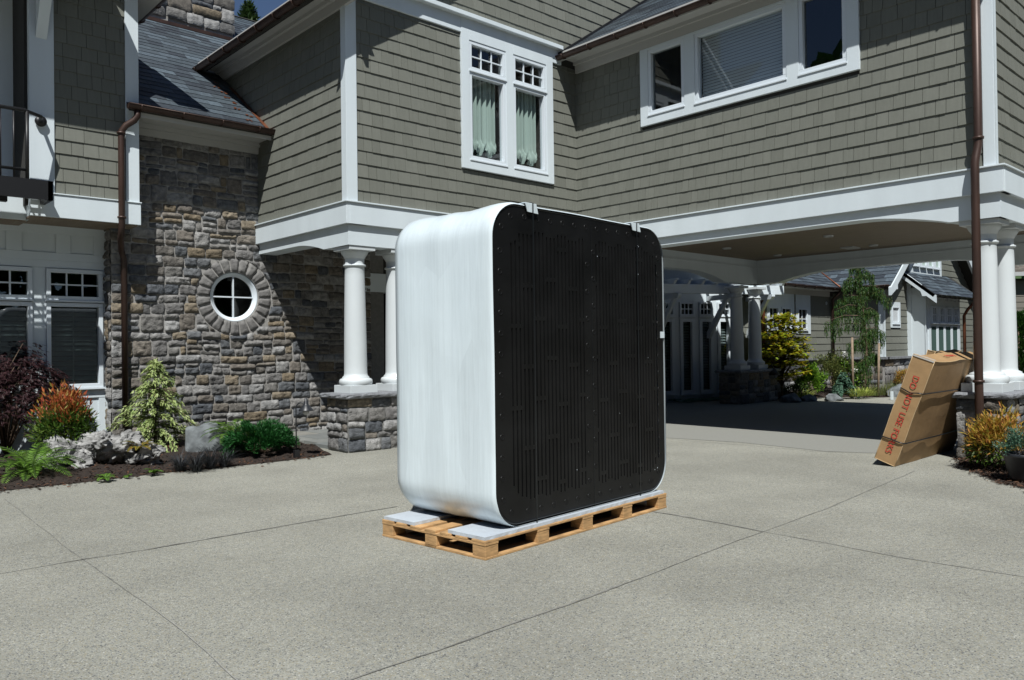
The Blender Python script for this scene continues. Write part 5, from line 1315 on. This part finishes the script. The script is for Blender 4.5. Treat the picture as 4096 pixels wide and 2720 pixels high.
# ---- garden plants beyond the carport (world points at their distance)
def gd(x, y, Z): q = ontd(x, y, Z); return q
GG = 'plants in the bed beyond the carport'
# small yellow-green maple
q = gd(3128, 1575, 21.8); q.z = .12
mt = empty('maple_tree', q, 'small yellow green maple in front of the far taupe wall', 'tree'); rnd = random.Random(40); A = MB(); T = MB()
T.tube([q, q+Vector((.03,.02,.5)), q+Vector((-.02,0,1.0))], [.035,.028,.02], 7)
for i in range(140):
    f = rnd.random(); zz = .45+1.72*f; rr = .66*math.sqrt(max(0, 1-abs((f-.35)/.72)**1.8))*rnd.uniform(.4,1.0); a = rnd.uniform(0, 2*math.pi)
    c = q+Vector((math.cos(a)*rr, math.sin(a)*rr, zz)); T.tube([q+Vector((0,0,zz*.45)), q+Vector((math.cos(a)*rr*.5, math.sin(a)*rr*.5, zz*.85)), c], [.011,.007,.003], 4)
    for _ in range(52):
        p = c+Vector((rnd.gauss(0,.10), rnd.gauss(0,.10), rnd.gauss(0,.028))); d = (Vector((math.cos(a), math.sin(a), 0))*.5+rv(rnd)*Vector((1,1,.35)).length).normalized(); d.z *= .3; d.normalize()
        s = d.cross(UPV).normalized(); l = .10*rnd.uniform(.7,1.2)
        A.add([p, p+d*l*.5+s*l*.5, p+d*l, p+d*l*.5-s*l*.5], [(0,1,2,3)])
A.build('foliage', M['l_maple'], mt); T.build('trunk', M['bark'], mt)
def gb(name, label, x, y, Z, rx, h, N, ll, lw, matl, seed, zb=.12, **k):
    p = gd(x, y, Z); p.z = zb; return bush(name, label, p, rx, h, N, ll, lw, matl, 'shrub', GG, seed, **k)
gb('green_shrub', 'bright green leafy shrub right of the small maple', 3235, 1560, 22.0, .46, .80, 4200, .075, .04, 'l_shrub', 50, clumps=35)
gb('olive_shrub', 'loose olive green shrub in front of the far stone base', 3335, 1550, 22.8, .55, 1.15, 4600, .06, .03, 'l_olive', 51, clumps=40, spread=.18)
gb('low_shrub', 'low dull green shrub left of the weeping cedar', 3385, 1555, 22.6, .34, .95, 2400, .07, .035, 'l_nand_b', 52, clumps=22)
gb('nandina_bush', 'small orange yellow nandina against the end of the far stone base', 3612, 1545, 24.6, .30, .55, 1400, .06, .022, 'l_nand_y', 53, clumps=25)
gb('rock_plant', 'low dark green plant at the foot of the small maple', 3185, 1578, 21.2, .35, .30, 900, .06, .03, 'l_shade', 54, clumps=20)
p = gd(3372, 1585, 21.6); p.z = .1; conifer('blue_conifer', 'low blue green conifer spreading beside the lime grass', p, .62, .42, 'l_blue', 55, nb=34, sl=.07, group=GG, droop=.7)
for i, (x, Z) in enumerate(((3425,21.5),(3460,21.7),(3220,21.3))):
    p = gd(x, 1580, Z); p.z = .08; grass('lime_grass', ['lime striped grass mound right of the blue green conifer','lime striped grass mound at the foot of the weeping cedar','lime grass mound under the bright green shrub'][i], p, 150, .32, 'l_lime', 56+i, GG, spread=.22, w=.010)
for i, (x, Z) in enumerate(((3500,22.2),(3540,22.4),(3580,22.8))):
    p = gd(x, 1575, Z); p.z = .05; grass('rush_clump', ['clump of thin green rushes nearest the weeping cedar','middle clump of thin green rushes beyond the carport','clump of thin green rushes nearest the white bay'][i], p, 170, .55, 'l_olive', 60+i, GG, spread=.3, w=.005, lean=.4)
for i, (x, y, Z, s_) in enumerate(((3335,1592,20.9,.24),(3165,1592,20.6,.28),(3235,1590,20.9,.22),(3605,1585,22.2,.42))):
    p = gd(x, y, Z); p.z = 0; rock(['grey rock beside the lime grass beyond the carport','dark rock at the foot of the small maple','small rock right of the small maple','flat pale rock beside the rushes'][i], p, s_, s_*.7, s_*.55, 70+i, A0, group=GR)
# weeping cedar
q = gd(3452, 1560, 22.4); q.z = .1; zt = gd(3462, 1055, 22.4).z
wc = empty('weeping_cedar', q, 'tall weeping cedar with hanging green curtains tied between two stakes', 'tree'); A = MB(); T = MB(); rnd = random.Random(44)
SX = Vector((rt.x, rt.y, 0)).normalized(); SY = Vector((fw.x, fw.y, 0)).normalized(); Ht = zt-q.z+.25
def sw_(f): return q+UPV*Ht*f+SX*(.10*math.sin(f*5)+.02)
T.tube([sw_(i/10) for i in range(11)], [.06-.005*i for i in range(11)], 7)
def curtain_(o, n, L, wdt):
    for _ in range(n):
        p = o+SX*rnd.gauss(0, wdt)+SY*rnd.gauss(0, wdt)+UPV*rnd.gauss(0, .03); l = L*rnd.uniform(.3,1.1); k = int(l/.035)+2; dx = rnd.uniform(-.1,.1)
        for i in range(k):
            p = p+Vector((rnd.gauss(0,.006)+SX.x*dx*.02, rnd.gauss(0,.006), -.034))
            if p.z < .15: break
            for _2 in range(3): leaf(A, p+rv(rnd)*.014, (rv(rnd)*.5-UPV*.8).normalized(), .08*rnd.uniform(.6,1.2), .013, rnd)
arms = [(.97,.15,.25,-.1),(.94,-.15,.3,.1),(.87,.42,.38,-.1),(.83,-.42,.4,.1),(.77,.75,.35,-.05),(.73,1.05,.35,.1),(.70,-.65,.40,.2),(.63,-.85,.35,.1),(.60,.5,.45,.0),(.56,-1.35,.36,-.1),(.50,-1.1,.3,.0),(.46,.62,.5,.0),(.42,.4,.5,.2),(.38,-.5,.45,.1),(.28,.42,.42,.0),(.22,-.25,.4,0)]
for f, dx, L, dy in arms:
    o = sw_(f); e = o+SX*dx*.85+SY*dy*1.5+UPV*(-.12*abs(dx)); mid = o.lerp(e, .5)+UPV*.10
    T.tube([o, mid, e], [.014,.009,.004], 5)
    for i in range(10):
        t = (i+.5)/10; c = o.lerp(mid, t*2) if t < .5 else mid.lerp(e, t*2-1); curtain_(c, 7, L*(.6 if i < 8 else 1.0), .035)
for i in range(36): curtain_(sw_(.06+.93*i/36), 7, .36, .04+.05*(1-i/36))
A.build('foliage', M['l_cedar'], wc); T.build('trunk', M['bark'], wc)
for i, (x, yt, lab) in enumerate(((3412,1352,'wooden stake left of the weeping cedar'),(3512,1375,'wooden stake right of the weeping cedar'))):
    p = gd(x, 1550, 22.1); p.z = 0; tz = gd(x+4, yt, 22.1).z
    mm = MB(); mm.tube([p, Vector((p.x+(.0 if i == 0 else .12), p.y, tz))], .032, 8); mm.lathe((p.x+(.0 if i == 0 else .12), p.y, tz), [(.032,0),(.03,.015),(0,.02)], 8)
    tag(mm.build('garden_stake', M['stake']), lab, 'stake', 'stakes holding the weeping cedar')
# white roses
for i, (x, y) in enumerate(((3378,1418),(3418,1482))):
    p = gd(x, y, 22.3); g_ = Vector((p.x, p.y, .1)); rr_ = empty('white_rose', g_, ['white rose bloom on a tall stem left of the cedar','lower white rose bloom beside the cedar stake'][i], 'flower', 'white roses by the weeping cedar'); rnd = random.Random(80+i); mm = MB()
    for _ in range(70): leaf(mm, p+rv(rnd)*.055, rv(rnd).normalized(), .07, .05, rnd)
    mm.build('petals', M['petal'], rr_); MB().tube([g_, p], .008, 5).build('stem', M['l_shade'], rr_)
    mm = MB()
    for _ in range(60): leaf(mm, g_.lerp(p, rnd.uniform(.3,1))+rv(rnd)*.15, rv(rnd).normalized(), .07, .035, rnd)
    mm.build('foliage', M['l_shrub'], rr_)
# pot, hose and shaded plants behind the pedestal
p = gp(2728, 1592); pp = empty('tall_planter', p, 'tall pale planter with plants in the shade beyond the wrapped tub', 'planter')
MB().lathe(p, [(0,0),(.20,0),(.24,.03),(.36,.55),(.41,.80),(.42,.90),(.39,.91),(.36,.86),(0,.84)], 32).build('pot', M['pot'], pp)
bush('x','', p+Vector((0,0,.85)), .38, .36, 900, .10, .05, 'l_shade', seed=90, clumps=22, parent=pp)
p = gp(2830, 1590)+Vector((.3,.5,0)); bush('rhododendron', 'dark leafy bush in the shade between the planter and the far pedestal', p, .45, .8, 900, .13, .04, 'l_shade', 'shrub', None, 91, clumps=26, spread=.2)
mm = MB(); c0 = gp(2740, 1608); rnd = random.Random(6); P = []
for i in range(420):
    t = i/420; a = i*.21; r = .30+.10*math.sin(i*.05)+.04*math.sin(i*.9); c = c0+(gp(2860, 1600)-c0)*(.5+.5*math.sin(t*7))
    P.append((c.x+math.cos(a)*r*1.3, c.y+math.sin(a)*r*.8, .02+.05*abs(math.sin(i*.13))))
tag(mm.tube(P, .011, 5).build('garden_hose', M['hose']), 'green garden hose coiled on the paving beside the tall planter', 'hose')
p = gd(3098, 1490, 21.0); g_ = Vector((p.x, p.y, .1)); pl2 = empty('path_light', g_, 'dark path light standing under the small maple', 'path light')
MB().tube([g_-SX*.18, g_-SX*.18+UPV*(p.z-.1+.1), g_-SX*.1+UPV*(p.z+.1), p+UPV*.08], .012, 6).build('pole', M['black'], pl2)
MB().lathe(p, [(0,.13),(.02,.10),(.05,.06),(.16,-.06),(.15,-.065),(0,.0)], 20).build('shade', M['black'], pl2)
p = gd(3568, 1592, 21.0); p.z = 0; tag(MB().box((p.x-.03,p.y-.03,0),(p.x+.03,p.y+.03,.22)).build('marker_post', M['white'], None, bevel=.005), 'short white marker post at the garden edge', 'post')
# hedges
def hedge_tree(label, base, h, r, seed, N=3800, group='clipped evergreens behind the right columns'):
    rnd = random.Random(seed); root = empty('evergreen_tree', base, label, 'tree', group); A = MB(); base = Vector(base)
    for _ in range(N):
        f = rnd.random(); a = rnd.uniform(0, 2*math.pi); rr = r*(1-f**2.2)**.6*(rnd.uniform(.8,1.05)+.14*math.sin(a*5+f*9)*1); p = base+Vector((math.cos(a)*rr, math.sin(a)*rr, h*f))
        leaf(A, p, (Vector((math.cos(a), math.sin(a), 0))*.5+UPV*.7+rv(rnd)*.6).normalized(), .17*rnd.uniform(.6,1.2), .055, rnd)
    A.build('foliage', M['l_dkgr'], root); MB().tube([base, base+UPV*h*.85], [.06,.02], 6).build('trunk', M['bark'], root)
for i, (x, y, Z, r) in enumerate(((3832,1275,31,.50),(3872,1272,31.3,.52),(3912,1290,31.5,.55),(4075,1255,30,.55),(4118,1240,30.3,.55))):
    p = gd(x, 1400, Z); t_z = gd(x, y, Z).z; p.z = 0
    hedge_tree(['evergreen column beside the white bay','second evergreen column from the white bay','evergreen column partly behind the right downspout','evergreen column just right of the two right columns','evergreen column cut by the right edge'][i], p, t_z, r, 100+i)
# lawn and woodland that close the view and stand behind the camera
def wood(name, pts, h, n, seed):
    rnd = random.Random(seed); A = MB()
    for _ in range(n):
        k = rnd.randrange(len(pts)-1); t = rnd.random(); p = Vector((*pts[k], 0)).lerp(Vector((*pts[k+1], 0)), t)
        hh = h*(.72+.28*noise.noise(Vector((p.x*.13, p.y*.13, seed)))*2+.12*math.sin(p.x*1.1+p.y*.9))
        f = rnd.random(); p = p+Vector((rnd.gauss(0,1.0), rnd.gauss(0,1.0), hh*f)); s = rnd.uniform(.5,1.1)
        d = rv(rnd).normalized(); e = d.cross(rv(rnd)).normalized()
        A.add([p-d*s, p-e*s*.7, p+d*s, p+e*s*.7], [(0,1,2,3)])
    tag(A.build(name, M['l_dkgr']), kind='stuff')
wood('woodland', [(-22,24),(-24,0),(-18,-18),(0,-24),(24,-22),(34,-12),(44,-4)], 19, 15000, 3)  # unseen trees behind the camera, added tall and dense to cut sky light
wood('woodland', [(52,-6),(60,12),(50,34),(24,42),(0,38)], 12, 5000, 4)
# conifer tips against the sky patch at the top left
p = ontd(995, 12, 40); cr = empty('pine_tree', Vector((p.x, p.y, 0)), 'pine whose tip shows above the slate roof at the top left', 'tree'); rnd = random.Random(8); A = MB()
for _ in range(2500):
    f = rnd.random(); a = rnd.uniform(0, 2*math.pi); r = 2.4*(1-f)*rnd.uniform(.3,1)+.1; c = Vector((p.x+math.cos(a)*r, p.y+math.sin(a)*r, p.z-5.2+5.1*f)); leaf(A, c, (rv(rnd)+UPV*.3).normalized(), .35, .12, rnd)
A.build('foliage', M['l_shade'], cr); MB().tube([(p.x, p.y, 0), (p.x, p.y, p.z)], [.3,.05], 8).build('trunk', M['bark'], cr)
tag(MB().add([(24.2,-13,.008),(36,-13,.008),(36,30,.008),(19.5,30,.008),(20.5,13,.008),(22.4,9.2,.008),(24.2,8.6,.008)], [(0,1,2,3,4,5,6)]).build('garden_soil', M['mulch']), kind='structure')
